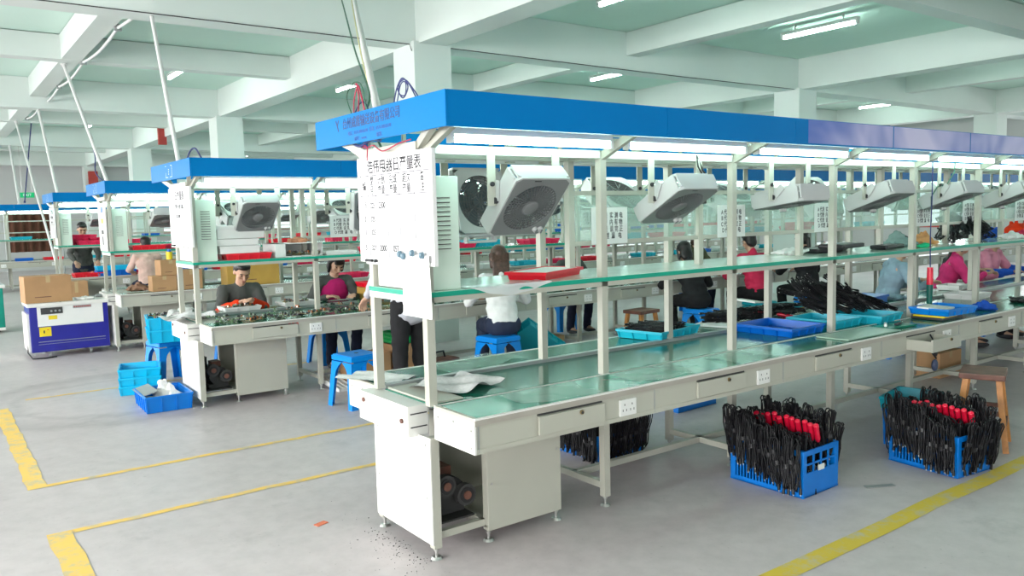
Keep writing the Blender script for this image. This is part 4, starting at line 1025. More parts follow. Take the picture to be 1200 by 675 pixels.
def m_stool_top(m):
    b = MB(); b.box(-0.150, -0.150, -0.016, 0.150, 0.150, 0.0, m, bev=0.012)
    for s in (-1, 1):
        b.box(-0.155, s*0.152-0.004, -0.05, 0.155, s*0.152+0.004, -0.012, m); b.box(s*0.152-0.004, -0.155, -0.05, s*0.152+0.004, 0.155, -0.012, m)
    b.cyl((0, 0, -0.002), (0, 0, 0.0012), 0.02, M_COMPB, n=16)
    return b
def m_stool_leg(m, H):
    b = MB()   # an angle-shaped leg whose two walls widen towards the top, so each side opens in an arch
    def wall_(swap):
        pts = []
        n = 10
        outer_b, outer_t = 0.190, 0.152
        lo = [(outer_b, 0.0), (outer_t, H-0.03)]
        inner = []
        for i in range(n+1):
            u = i/n; z = (H-0.06)*u
            wdt = 0.062 + 0.010*u if u < 0.72 else 0.069 + 0.085*((u-0.72)/0.28)**2
            ox = outer_b + (outer_t-outer_b)*z/(H-0.03); inner.append((max(ox - wdt, 0.002), z))
        return lo, inner
    lo, inner = wall_(0)
    for swap in (0, 1):
        th = 0.006
        def P(u, z, off):
            o2 = 0.190 + (0.152-0.190)*z/(H-0.03) + off
            return Vector((u, o2, z)) if swap == 0 else Vector((o2, u, z))
        k = len(inner)
        outp = [(0.190 + (0.152-0.190)*z/(H-0.03), z) for _, z in inner]
        vs = []; q = []
        for off in (0, -th):
            vs += [P(u, z, off) for u, z in inner] + [P(u, z, off) for u, z in outp]
        for i in range(k-1):
            q += [(i, i+1, k+i+1, k+i), (2*k+i, 3*k+i, 3*k+i+1, 2*k+i+1), (i, 2*k+i, 2*k+i+1, i+1), (k+i, k+i+1, 3*k+i+1, 3*k+i)]
        q += [(0, k, 3*k, 2*k), (k-1, 3*k-1, 4*k-1, 2*k-1)]
        b._faces(vs, q, m)
    return b
def stool(label, loc, rz, H=0.46, m=None, group=None):
    m = m or M_STOOL
    t = thing('plastic_stool', label, 'stool', loc, rz, group)
    key = 'stool_%s_%d' % (m.name, int(H*100))
    obj('seat', shared('seat_'+key, lambda: m_stool_top(m)), t, (0, 0, H))
    for k in range(4): obj('leg', shared('leg_'+key, lambda: m_stool_leg(m, H)), t, (0, 0, 0), (0, 0, k*PI/2))
    return t
def carton(label, loc, rz, w, l, h, m=None, open_=False, group=None):
    m = m or M_CARD
    t = thing('cardboard_box', label, 'box', loc, rz, group); th = 0.006
    b = MB()
    if open_:
        b.box(-w/2, -l/2, 0, w/2, l/2, th, m)
        for s in (-1, 1):
            b.box(-w/2, min(s*l/2, s*(l/2-th)), 0, w/2, max(s*l/2, s*(l/2-th)), h, m); b.box(min(s*w/2, s*(w/2-th)), -l/2, 0, max(s*w/2, s*(w/2-th)), l/2, h, m)
        obj('carton_body', b, t)
        for s in (-1, 1):
            f_ = MB(); f_.bar((s*w/2, 0, h), (s*(w/2+0.09), 0, h-0.06), l-0.01, 0.005, m, up=(0.5*s, 0, 0.9)); obj('flap', f_, t)
    else:
        b.box(-w/2, -l/2, 0, w/2, l/2, h, m, bev=0.004); obj('carton_body', b, t)
        tp = MB(); tp.box(-0.024, -l/2-0.001, h*0.75, 0.024, -l/2, h, M_TAPE); tp.box(-0.024, -l/2-0.001, h, 0.024, l/2+0.001, h+0.001, M_TAPE); obj('tape', tp, t)
        pr = MB(); pr.box(-w*0.30, -l/2-0.001, h*0.20, w*0.05, -l/2, h*0.23, M_WOODD); obj('print', pr, t)
    return t
def sheet_of_paper(name, label, loc, rz, w, l, m, amp=0.015, seed=1, cat='paper', fx=3.0):
    rnd = random.Random(seed); a, c_, d_ = rnd.random()*6, rnd.random()*6, rnd.random()*6
    b = MB()
    def F(u, v):
        z = amp*(0.5+0.5*math.sin(u*fx*2+a)*math.cos(v*fx*1.6+c_)) + amp*0.4*math.sin(u*11+v*7+d_)
        return ((u-0.5)*w*(1-0.06*math.sin(v*5+a)), (v-0.5)*l*(1-0.05*math.sin(u*6+c_)), max(0.001, z+0.002))
    b.grid(F, 26, 26, m); b.grid(lambda u, v: tuple(Vector(F(u, v))-Vector((0, 0, 0.0008))), 26, 26, m)
    return tag(obj(name, b, None, loc, (0, 0, rz)), label, cat)
def soft_heap(name, label, loc, rz, size, m, seed=1, cat='cloth', group=None, n=26, vox=0.009):
    rnd = random.Random(seed); b = MB(); sx, sy, sz = size
    for i in range(n):
        a = rnd.random()*2*PI; r = math.sqrt(rnd.random()); x, y = r*math.cos(a)*sx/2*0.8, r*math.sin(a)*sy/2*0.8
        hgt = sz*(1-r*r*0.8)*rnd.uniform(0.45, 1.0)
        p0 = Vector((x, y, 0.012)); p1 = Vector((x*0.6+rnd.uniform(-.1,.1)*sx, y*0.6+rnd.uniform(-.1,.1)*sy, max(0.014, hgt-0.02)))
        b.cap(p0, p1, rnd.uniform(0.010, 0.022), rnd.uniform(0.010, 0.028))
        p2 = Vector((x+rnd.uniform(-.25,.25)*sx, y+rnd.uniform(-.25,.25)*sy, rnd.uniform(0.012, 0.03))); b.cap(p1, p2, 0.014, 0.012)
    b.ell((0, 0, sz*0.25), (sx*0.33, sy*0.33, sz*0.3), M_SKIN); b.box(-sx*0.3, -sy*0.3, 0.001, sx*0.3, sy*0.3, 0.02, M_SKIN)
    me = blob(b, vox, name, m, 1)
    return tag(obj(name, me, None, loc, (0, 0, rz)), label, cat, group)

# ---- cord bundles: loops of black cable tied in the middle
def m_cords(seed, Lh=0.30, n=4):
    rnd = random.Random(seed); b = MB()
    for k in range(n):
        w = rnd.uniform(0.008, 0.024); ox = rnd.uniform(-0.010, 0.010); oy = -0.012+0.008*k; h0 = Lh/2*rnd.uniform(0.80, 1.06); h1 = -Lh/2*rnd.uniform(0.75, 0.98); lean = rnd.uniform(-0.012, 0.012)
        pts = [(ox-w*0.6, oy, h1+0.02)]
        for i in range(6):
            u = i/5; pts.append((ox - w*(0.55+0.45*u) + 0.004*math.sin(u*9+k), oy+0.004*math.sin(u*7+seed), h1+0.02+(h0-w-h1-0.02)*(0.02+0.98*u)))
        for i in range(1, 6):
            a = PI - PI*i/6; pts.append((ox + w*math.cos(a) + lean, oy, h0-w+w*1.2*math.sin(a)))
        for i in range(6):
            u = 1-i/5; pts.append((ox + w*(0.55+0.45*u) + 0.004*math.sin(u*8+k), oy-0.004*math.sin(u*7+seed), h1+0.02+(h0-w-h1-0.02)*(0.02+0.98*u)))
        b.tube(pts + [(ox, oy, h1)], 0.0042, M_BLACKC, 5, True)
    for s in (-1, 1):
        e = rnd.uniform(-.012, .012)
        b.tube([(s*0.006, 0.010*s, 0.03), (s*0.014, 0.014*s, -Lh*0.25), (s*0.012+e, 0.012*s, -Lh*0.42)], 0.0042, M_BLACKC, 5)
        b.cyl((s*0.012+e, 0.012*s, -Lh*0.41), (s*0.012+e, 0.012*s, -Lh*0.52), 0.007, M_BLACKC, 0.0095, n=8); b.cyl((s*0.012+e, 0.012*s, -Lh*0.52), (s*0.012+e, 0.012*s, -Lh*0.55), 0.003, M_CHROME, n=6)
    return b
def m_tie():
    b = MB(); b.cyl((0, 0, -0.012), (0, 0, 0.012), 0.019, M_BLACK, n=10); return b
def m_redplug():
    b = MB(); b.cyl((0, 0, -0.055), (0, 0, 0.050), 0.0165, M_REDP, n=14); b.ell((0, 0, 0.050), (0.0165, 0.0165, 0.008), M_REDP); b.cyl((0, 0, -0.080), (0, 0, -0.055), 0.011, M_REDP, 0.0165, n=12); return b
def cord_bundle(label, loc, rot, group, var=0, red=False):
    t = thing('cord_bundle', label, 'power cord', loc, 0, group, rot)
    obj('cord', shared('cord_%d' % (var % 5), lambda: m_cords(var % 5)), t); obj('tie', shared('tie', m_tie), t)
    if red: obj('red_plug', shared('red_plug', m_redplug), t, (0.0, -0.022, 0.105), (0.22, 0.12, 0.0))
    return t
# ------------------------------------------------------------------ crates of cords in front of the nearest line
def cord_crate(label, desc, cx, cy, rz, w, l, h, seed, rows_out=(1, 1, 1, 0), mat_=None):
    crate(label, (cx, cy, 0.002), rz, w, l, h, mat_ or M_CRATE)
    R = Matrix.Rotation(rz, 3, 'Z'); rnd = random.Random(seed)
    def put(x, y, z, rot, red=False):
        p = R @ Vector((x, y, 0)); e = (Matrix.Rotation(rz, 4, 'Z') @ Euler(rot).to_matrix().to_4x4()).to_euler()
        cord_bundle('black cord bundle with %s in %s' % ('a red plug' if red else 'looped ends', desc), (cx+p.x, cy+p.y, z), e, ('red-plugged cord bundles in ' if red else 'black cord bundles in ')+desc, rnd.randrange(5), red)
    nl = int(l/0.031); nm = int(l/0.045)
    for i in range(nl):
        y = -l/2+0.025+(l-0.05)*i/(nl-1)
        if rows_out[0]: put(-w/2-0.030+rnd.uniform(-.010,.010), y, h*0.62+0.085+rnd.uniform(-.035,.025)+0.13*(y/l), (rnd.uniform(-.12,.12), 0.10+rnd.uniform(-.08,.08), PI/2+rnd.uniform(-.7,.7)))
    for i in range(nm):
        y = -l/2+0.03+(l-0.06)*i/(nm-1)
        put(-w/2+0.05, y, h*0.62+0.07+0.12*(y/l)+rnd.uniform(-.02,.03), (rnd.uniform(-.12,.12), rnd.uniform(-.1,.1), PI/2+rnd.uniform(-.6,.6)))
        put(-w/2+0.12, y, h*0.62+0.035+0.06*(y/l)+rnd.uniform(-.02,.02), (rnd.uniform(-.12,.12), rnd.uniform(-.1,.1), PI/2+rnd.uniform(-.6,.6)))
        put(0.13, y, h*0.62+0.135+rnd.uniform(-.02,.03), (rnd.uniform(-.12,.12), rnd.uniform(-.1,.1), rnd.uniform(-.5,.5)))
    nr = int(l*0.84/0.036)
    for i in range(nr):
        y = -l*0.44+l*0.80*i/(nr-1); put(0.045+rnd.uniform(-.006,.006), y, h*0.60+0.112+rnd.uniform(-.008,.008), (0.36+rnd.uniform(-.08,.08), -0.06, -PI/2+0.25), True)
    nw = int(w/0.05)
    for i in range(nw):
        x = -w/2+0.05+(w-0.06)*i/(nw-1)
        if rows_out[2]: put(x, l/2+0.035, h*0.66+0.05+rnd.uniform(-.03,.02), (-0.15, rnd.uniform(-.1,.1), rnd.uniform(-.4,.4)))
        if rows_out[3]: put(x, -l/2-0.030, h*0.66+0.03+rnd.uniform(-.03,.02), (0.15, rnd.uniform(-.1,.1), rnd.uniform(-.4,.4)))
    for i in range(0, nm, 2):
        y = -l/2+0.03+(l-0.06)*i/(nm-1)
        put(w/2+0.03, y, h*0.66+0.06+rnd.uniform(-.03,.03), (rnd.uniform(-.15,.15), -0.14+rnd.uniform(-.1,.1), PI/2+rnd.uniform(-.4,.4)))
cord_crate('blue lattice crate full of cords standing alone in front of the nearest line', 'the free-standing crate', 2.19, -0.40, 0.02, 0.36, 0.50, 0.27, 11, (1, 1, 1, 0))
cord_crate('blue lattice crate full of cords beside the wooden stool', 'the crate by the wooden stool', 3.20, -0.83, -0.12, 0.34, 0.46, 0.25, 12, (1, 1, 1, 1))
cord_crate('blue lattice crate of cords in shade under the nearest line', 'the shaded crate under the table', 1.80, 0.82, 0.05, 0.42, 0.46, 0.17, 13, (1, 1, 0, 1))
crate('low blue lattice crate on the floor behind the nearest line', (3.20, 1.32, 0.002), 0.05, 0.50, 0.36, 0.13, M_CRATE)
# wooden stool
t = thing('wooden_stool', 'wooden stool with dark worn seat and splayed orange legs beside a crate', 'stool', (3.86, -0.80, 0), 0.35)
b = MB(); b.box(-0.17, -0.135, 0.475, 0.17, 0.135, 0.515, M_WOODD, bev=0.008); obj('seat', b, t)
for sx in (-1, 1):
    for sy in (-1, 1):
        b = MB(); b.bar((sx*0.165, sy*0.15, 0.0), (sx*0.125, sy*0.095, 0.48), 0.042, 0.036, M_WOOD, up=(0, 1, 0)); obj('leg', b, t)
for a_, c_ in (((-0.145, -0.135, 0.17), (0.145, -0.135, 0.17)), ((-0.145, 0.135, 0.17), (0.145, 0.135, 0.17)), ((-0.14, -0.13, 0.25), (-0.14, 0.13, 0.25)), ((0.14, -0.13, 0.25), (0.14, 0.13, 0.25))):
    b = MB(); b.bar(a_, c_, 0.022, 0.03, M_WOODD); obj('stretcher', b, t)
tray('plastic_tray', 'turquoise tray on the floor between the wooden stool and the crate', (3.55, -0.47, 0.26), 0.2, 0.40, 0.28, 0.08, M_TEAL)
tray('plastic_crate', 'upturned blue crate carrying the turquoise tray behind the cord crate', (3.56, -0.47, 0.002), 0.2, 0.36, 0.26, 0.255, M_CRATE)
carton('brown carton standing in shade under the nearest line', (5.95, 0.55, 0.002), 0.0, 0.42, 0.32, 0.24)

# ------------------------------------------------------------------ things on the nearest line
sheet_of_paper('newspaper_sheet', 'crumpled newsprint sheet lying over the near belt end', (0.34, 0.30, 0.757), 0.25, 0.40, 0.34, M_NEWS, 0.024, 3, fx=4)
sheet_of_paper('newspaper_sheet', 'flat folded newsprint sheet on the far wing of the nearest line end', (0.10, 0.76, 0.757), 0.5, 0.22, 0.40, M_NEWS, 0.012, 5)
# red tray with white contents on the shelf
t = thing('shallow_box', 'red shallow box lined with white on the nearest line shelf', 'box', (0.915, 0.262, ZS), 0.43)
obj('red_box', m_tray(0.46, 0.235, 0.042, M_RED, ribs=False), t); b = MB(); b.box(-0.215, -0.105, 0.008, 0.215, 0.105, 0.041, M_FOAM, bev=0.004); obj('white_filling', b, t)
b = MB()
def _film(u, v):
    x = 0.22+0.50*u; return (x, -0.034-0.012*math.sin(u*7)*v, ZS+0.004-0.050*max(0, v*2-1)*math.sin(u*PI)+0.002*math.sin(u*23)) if v > 0.5 else (x, -0.034+0.26*(0.5-v), ZS+0.004+0.004*abs(math.sin(u*17+v*9)))
b.grid(_film, 24, 12, M_FILM); tag(obj('plastic_film', b), 'clear plastic film sagging over the nearest shelf edge beside the red box', 'plastic film')
# trays
tray('plastic_tray', 'cyan tray heaped with black cords on the far wing of the nearest line', (2.32, 0.735, ZT+0.004), 0.20, 0.50, 0.36, 0.062, M_CYAN2)
rnd = random.Random(4)
for i in range(16):
    cord_bundle('black cord lying in the cyan tray on the nearest line', (2.20+0.022*i*0.72, 0.735+rnd.uniform(-.03,.03)+0.002*i, ZT+0.048+0.012*(i % 3)), (PI/2+rnd.uniform(-.06,.06), 0.0, 0.20+rnd.uniform(-.35,.35)+0.5), 'cords lying in the cyan tray', i)
tray('plastic_tray', 'deep blue empty tray on the green belt of the nearest line', (3.085, 0.27, 0.749), 0.04, 0.41, 0.46, 0.060, M_TRAYB)
tray('plastic_tray', 'cyan tray beside the deep blue tray, behind a post', (3.60, 0.24, 0.749), 0.05, 0.34, 0.40, 0.060, M_CYAN2)
tray('plastic_tray', 'cyan tray full of black cords right of the empty cyan tray', (4.02, 0.16, 0.749), 0.10, 0.36, 0.42, 0.065, M_CYAN2)
for i in range(34):
    u = (i % 12)/11; r_ = i//12
    cord_bundle('black cord piled loosely between the trays of the nearest line', (3.78+u*0.62+rnd.uniform(-.03,.03), 0.38-0.10*u+0.10*r_+rnd.uniform(-.04,.04), ZT+0.085+0.05*r_+0.05*math.sin(u*PI)), (PI/2+0.5+rnd.uniform(-.3,.3), rnd.uniform(-.3,.3), 0.5+rnd.uniform(-.6,.6)), 'cords piled between the trays', i)
for i in range(22):
    u = (i % 11)/10; r_ = i//11
    cord_bundle('black cord laid in a row along the far wing behind the deep blue tray', (3.10+u*0.85, 0.78+0.05*r_+rnd.uniform(-.03,.03), ZT+0.035+0.035*r_), (PI/2, 0.0, 0.9+rnd.uniform(-.5,.5)), 'cords in a row on the far wing', i, red=(i in (7, 15)))
tag(obj('paper_pad', MB().box(-0.10, -0.14, 0, 0.10, 0.14, 0.012, M_PAPER), None, (2.98, 0.77, ZT+0.003), (0, 0, 0.3)), 'thin white paper pad between the cyan tray and the cords', 'paper')
tag(obj('paper_pad', MB().box(-0.12, -0.10, 0, 0.12, 0.10, 0.010, M_PAPER), None, (3.42, 0.80, ZT+0.15), (0.1, 0.1, 0.3)), 'white paper lying on the cords behind the deep blue tray', 'paper')
tag(obj('work_board', MB().box(-0.33, -0.12, 0, 0.33, 0.12, 0.008, mat('pale_green_board', (0.36, 0.52, 0.42), 0.3)), None, (3.33, -0.205, ZT+0.003), (0, 0, 0.0)), 'pale green board lying on the front wing by the deep blue tray', 'board')
b = MB(); b.box(-0.16, -0.07, 0, 0.16, 0.07, 0.010, mat('deep_green_board', (0.0, 0.22, 0.14), 0.3)); tag(obj('work_board', b, None, (3.83, -0.19, ZT+0.003), (0, 0, -0.1)), 'deep green board with small tools on the front wing', 'board')
b = MB(); b.cyl((-0.07, 0, 0.012), (0.03, 0, 0.012), 0.011, M_WHITE, n=12); b.cyl((0.03, 0, 0.012), (0.09, 0, 0.012), 0.003, M_CHROME, n=8)
tag(obj('screwdriver', b, None, (3.74, -0.17, ZT+0.014), (0, 0, 0.5)), 'screwdriver with white handle on the deep green board', 'screwdriver')
b = MB(); b.box(-0.05, -0.012, 0, 0.05, 0.012, 0.014, M_COMPB, bev=0.003); tag(obj('pen_knife', b, None, (3.86, -0.20, ZT+0.014), (0, 0, 0.2)), 'small black knife on the deep green board', 'knife')
# blue tray with papers on cardboard, front wing
tray('plastic_tray', 'blue tray of papers at the front edge of the nearest line', (4.55, -0.19, ZT+0.035), -0.05, 0.40, 0.30, 0.055, mat('blue_tray_plastic', (0.0, 0.22, 0.72), 0.3))
tag(obj('paper_pad', MB().box(-0.14, -0.10, 0, 0.14, 0.10, 0.012, M_PAPER), None, (4.48, -0.17, ZT+0.078), (0.06, 0.03, 0.2)), 'white papers lying in the blue tray at the front edge', 'paper')
b = MB(); b.box(-0.17, -0.12, 0, 0.17, 0.12, 0.018, M_COMPB); b.box(-0.16, -0.13, 0.018, 0.05, 0.11, 0.030, M_YEL); tag(obj('tool_case', b, None, (4.50, -0.17, ZT+0.004), (0, 0, 0.02)), 'flat black and yellow case under the blue tray', 'case')
soft_heap('cloth_heap', 'royal blue cloth crumpled on the front wing of the nearest line', (5.25, -0.17, ZT+0.003), 0.2, (0.30, 0.24, 0.09), C_BLUE, 3)
b = MB(); b.box(-0.16, -0.11, 0, 0.16, 0.11, 0.07, M_TRAYB, bev=0.006); b.box(-0.17, -0.12, 0.055, 0.17, 0.12, 0.075, M_TRAYB); tag(obj('lidded_box', b, None, (5.05, 0.72, ZT+0.003), (0, 0, 0.1)), 'dark blue lidded box before the person in denim', 'box')
tray('plastic_tray', 'white tray with tools far along the nearest line', (6.05, 0.30, 0.749), 0.1, 0.34, 0.28, 0.05, M_FOAM)
tray('plastic_tray', 'small white tray in front of the patterned pink top', (6.70, 0.74, ZT+0.003), 0.1, 0.26, 0.20, 0.05, M_FOAM)
soft_heap('cloth_heap', 'pale cloth lying beside the dark blue lidded box', (5.50, 0.72, ZT+0.003), 0.2, (0.34, 0.22, 0.07), C_DENIM, 8)
soft_heap('black_cord_heap', 'dark heap of cords by the front edge past the blue cloth', (6.0, -0.18, ZT+0.003), 0.2, (0.36, 0.24, 0.05), M_BLACK, 9, 'cord heap')
# on the shelf
for i, (x, y, l) in enumerate(((3.72, 0.36, 0.34), (3.86, 0.26, 0.40), (3.95, 0.42, 0.36))):
    b = MB(); b.box(-l/2, -0.10, 0, l/2, 0.10, 0.035, M_BLACK, bev=0.014); tag(obj('black_pouch', b, None, (x, y, ZS+0.001+0.030*(i % 2)), (0, 0, 0.15*i)), 'flat black padded pouch on the nearest shelf, %s of three' % ('lower left', 'topmost', 'lower right')[i], 'pouch')
soft_heap('plastic_bag', 'crumpled white plastic bag on the nearest shelf beside black pouches', (3.40, 0.40, ZS+0.001), 0.2, (0.34, 0.22, 0.07), M_FOAM, 5, 'bag')
b = MB(); b.box(-0.17, -0.07, 0, 0.17, 0.07, 0.035, M_BLACK, bev=0.014); tag(obj('black_pouch', b, None, (4.42, 0.20, ZS+0.001), (0, 0, 0.1)), 'flat black pouch by itself near the grey-green cloth', 'pouch')
soft_heap('cloth_heap', 'grey-green cloth on the nearest shelf above the denim jacket', (4.85, 0.34, ZS+0.001), 0.2, (0.40, 0.30, 0.15), cloth('grey_green_cloth', (0.22, 0.33, 0.31)), 6)
soft_heap('cloth_heap', 'peach coloured cloth on the nearest shelf among black cords', (5.30, 0.36, ZS+0.001), 0.2, (0.38, 0.26, 0.14), cloth('peach_cloth', (0.72, 0.38, 0.16)), 7)
soft_heap('cloth_heap', 'small bright green cloth at the shelf edge under the hanging screwdriver', (4.72, 0.06, ZS+0.001), 0.2, (0.18, 0.12, 0.04), cloth('bright_green_cloth', (0.02, 0.55, 0.25)), 7, n=14)
for i in range(30):
    u = i/29
    cord_bundle('black cord leaning in the pile on the nearest shelf', (5.55+u*0.85+rnd.uniform(-.03,.03), 0.30+rnd.uniform(-.12,.12), ZS+0.06+0.11*math.sin(u*PI)+rnd.uniform(0,.02)), (PI/2+0.55+rnd.uniform(-.3,.2), rnd.uniform(-.4,.4), -0.9+rnd.uniform(-.4,.4)), 'cords piled on the nearest shelf', i)
soft_heap('cloth_heap', 'deep blue cloth on the nearest shelf past the black cords', (6.85, 0.42, ZS+0.001), 0.2, (0.36, 0.26, 0.16), C_BLUE, 10)
soft_heap('cloth_heap', 'white cloth on the nearest shelf in front of the deep blue cloth', (6.62, 0.16, ZS+0.001), 0.2, (0.34, 0.22, 0.10), C_WHITE, 11)
soft_heap('cloth_heap', 'pinkish red cloth on the nearest shelf between blue and orange cloths', (7.02, 0.22, ZS+0.001), 0.2, (0.34, 0.26, 0.10), C_RED, 12)
soft_heap('cloth_heap', 'orange cloth heaped highest on the nearest shelf at the picture edge', (7.42, 0.44, ZS+0.001), 0.2, (0.60, 0.34, 0.22), C_ORRED, 13, vox=0.012)

# hanging electric screwdriver and its cord
t = thing('electric_screwdriver', 'electric screwdriver with red and dark green grip hanging by its cord', 'screwdriver', (4.62, -0.05, 2.0))
b = MB(); b.tube([(0, 0, 0.0), (0.004, 0, -0.3), (-0.006, 0.002, -0.6), (0.0, 0, -0.86)], 0.005, M_WIREB, 6); b.tube([(0, 0, -0.50), (0.03, 0.02, -0.30), (0.12, 0.02, -0.22), (0.26, 0.01, -0.20), (0.36, 0, -0.10), (0.38, 0, 0.05)], 0.005, M_WIRE, 6); obj('cord', b, t)
b = MB(); b.cyl((0, 0, -0.86), (0, 0, -1.00), 0.022, M_REDP, 0.026, n=14); obj('red_grip', b, t)
b = MB(); b.cyl((0, 0, -1.00), (0, 0, -1.17), 0.026, M_DGREEN, 0.020, n=14); b.cyl((0, 0, -1.17), (0, 0, -1.21), 0.012, M_CHROME, n=10); obj('green_body', b, t)
b = MB(); b.tube([(1.86, -0.02, 1.97), (1.85, -0.04, 1.90), (1.93, -0.03, 1.82), (1.97, -0.02, 1.74), (1.92, -0.03, 1.71), (1.88, -0.02, 1.74)], 0.005, M_BLACK, 6); b.tube([(1.86, -0.02, 1.97), (1.90, -0.03, 1.88), (2.02, -0.02, 1.80)], 0.005, M_BLACK, 6); b.box(1.86, -0.03, 1.68, 1.94, 0.0, 1.73, M_BLACK, bev=0.006)
tag(obj('power_cord', b), 'black power cord with plug dangling beside the second front fan', 'cord')
b = MB(); b.tube([(3.98, -0.375, 0.70), (4.02, -0.40, 0.62), (3.99, -0.39, 0.56), (4.03, -0.40, 0.52)], 0.006, M_BLACK, 6); b.ell((4.02, -0.395, 0.58), (0.022, 0.02, 0.05), M_BLACK); b.ell((4.02, -0.395, 0.47), (0.03, 0.022, 0.045), mat('slate_plug', (0.05, 0.07, 0.14), 0.4))
tag(obj('power_cord', b), 'dark cable bunch hanging from the apron beside the open drawer', 'cord')

for i, (x, y, w_, l_, sd) in enumerate(((0.55, -0.20, 0.46, 0.30, 31), (1.32, -0.19, 0.50, 0.32, 32), (2.05, -0.20, 0.40, 0.30, 33), (0.75, 0.76, 0.60, 0.34, 34))):
    sheet_of_paper('plastic_film', 'wrinkled clear film over the green mat, %s' % ('nearest the front corner', 'between the first two sockets', 'by the second drawer', 'on the far wing behind the red box')[i], (x, y, ZT+0.001), 0.1*i-0.1, w_, l_, M_FILM2, 0.014, sd, 'plastic film', fx=5)
# ------------------------------------------------------------------ second line: circuit boards, boxes, trays
def m_pcb(seed):
    rnd = random.Random(seed); b = MB(); w, l = 0.085, 0.038
    b.box(-w/2, -l/2, 0, w/2, l/2, 0.003, M_PCB if seed % 2 else M_PCB2)
    for k in range(7):
        x, y = rnd.uniform(-w/2+.01, w/2-.01), rnd.uniform(-l/2+.008, l/2-.008); r = rnd.uniform(.004, .009); h = rnd.uniform(.008, .024); m = rnd.choice([M_COMP, M_COMPB, M_COPPER, M_PCB, M_COMPB])
        if k % 2: b.cyl((x, y, .003), (x, y, .003+h), r, m, n=8)
        else: b.box(x-r, y-r, .003, x+r, y+r, .003+h, m)
    return b
PCBS = [m_pcb(i).mesh('circuit_board') for i in range(6)]
rnd = random.Random(21)
def pcbs(n, x0, x1, y0, y1, z, label, group, stackz=0.012):
    for i in range(n):
        u = (i+rnd.random())/n
        o = obj('circuit_board', PCBS[rnd.randrange(6)], None, (x0+(x1-x0)*u, rnd.uniform(y0, y1), z+rnd.random()*stackz), (rnd.uniform(-.25, .25), rnd.uniform(-.25, .25), rnd.uniform(0, PI)))
        tag(o, label, 'circuit board', group)
pcbs(190, 0.12, 6.5, 3.73, 3.99, ZT+0.006, 'small circuit board in the loose row on the front wing of the second line', 'circuit boards on the second line front wing', 0.02)
pcbs(60, 0.10, 6.5, 4.10, 4.5, ZT+0.004, 'small circuit board lying on the belt of the second line', 'circuit boards on the second line belt')
def foam_tray(label, x, y, z, rz, w=0.34, l=0.24, n=9):
    o = tray('foam_tray', label, (x, y, z), rz, w, l, 0.045, M_FOAM)
    pcbs(n, x-w*0.35, x+w*0.35, y-l*0.25, y+l*0.25, z+0.030, 'small circuit board in '+label, 'boards in '+label, 0.02)
foam_tray('the white foam tray before the orange-red sleeves', 0.62, 4.78, ZT+0.004, 0.0)
foam_tray('the white foam tray between the two bent workers', 1.22, 4.80, ZT+0.004, 0.05)
sheet_of_paper('newspaper_sheet', 'crumpled newsprint over the end of the second line', (0.02, 4.42, 0.757), 0.4, 0.40, 0.34, M_NEWS, 0.05, 9, fx=4)
sheet_of_paper('newspaper_sheet', 'crumpled newsprint on the far wing end of the second line', (0.10, 4.80, 0.757), 0.9, 0.30, 0.22, M_NEWS, 0.05, 12, fx=4)
# shelf
def white_box(label, x, y, z, rz, w, l, h, m=None, cat='box'):
    b = MB(); m = m or M_WHITE; b.box(-w/2, -l/2, 0, w/2, l/2, h*0.86, m, bev=0.005); b.box(-w/2-0.006, -l/2-0.006, h*0.72, w/2+0.006, l/2+0.006, h, m, bev=0.004)
    return tag(obj('lidded_box', b, None, (x, y, z), (0, 0, rz)), label, cat)
tray('plastic_tray', 'red tray at the bottom of the stack beside the second line cabinet', (0.52, 4.24, ZS+0.001), 0.0, 0.40, 0.30, 0.055, M_RED)
white_box('white flat box resting on the red tray by the second line cabinet', 0.44, 4.22, ZS+0.058, 0.02, 0.36, 0.26, 0.07)
white_box('white flat box in the middle of the stack by the second line cabinet', 0.43, 4.24, ZS+0.130, -0.03, 0.38, 0.26, 0.06)
white_box('white deep box on top of the stack by the second line cabinet', 0.46, 4.27, ZS+0.192, 0.06, 0.44, 0.28, 0.12)
t = thing('parts_bin', 'white open-fronted bin of parts on the second line shelf', 'bin', (1.0, 4.26, ZS+0.001), 0.05)
b = MB(); b.box(-0.24, -0.15, 0, 0.24, 0.15, 0.008, M_WHITE); b.box(-0.24, 0.142, 0, 0.24, 0.15, 0.13, M_WHITE); b.box(-0.24, -0.15, 0, -0.14, 0.15, 0.13, M_WHITE); b.box(0.232, -0.15, 0, 0.24, 0.15, 0.13, M_WHITE); b.box(-0.24, -0.15, 0.122, 0.24, 0.15, 0.13, M_WHITE); obj('bin_body', b, t)
pcbs(14, 0.92, 1.2, 4.13, 4.20, ZS+0.012, 'small circuit board inside the white open-fronted bin', 'boards in the white bin', 0.03)
soft_heap('part_heap', 'orange-brown parts heaped on the white open-fronted bin', (1.05, 4.26, ZS+0.132), 0, (0.26, 0.16, 0.06), cloth('copper_parts', (0.50, 0.22, 0.13)), 15)
tray('foam_tray', 'shallow white tray at the shelf edge right of the parts bin', (1.42, 4.18, ZS+0.001), 0, 0.30, 0.20, 0.035, M_FOAM)
for i, (x, y, z) in enumerate(((1.95, 4.25, 0), (2.02, 4.27, 0.06), (2.45, 4.24, 0), (2.80, 4.22, 0), (4.0, 4.25, 0), (6.2, 4.25, 0), (9.1, 4.25, 0), (9.2, 4.27, 0.06))):
    tray('plastic_tray', 'pinkish red tray on the second line shelf, %s from its cabinet' % ('first lower|upper one of the pair|third|fourth|fifth|sixth|seventh|topmost of the far pair'.split('|')[i]), (x, y, ZS+0.001+z), rnd.uniform(-.1, .1), 0.40, 0.28, 0.055, M_PINKR)
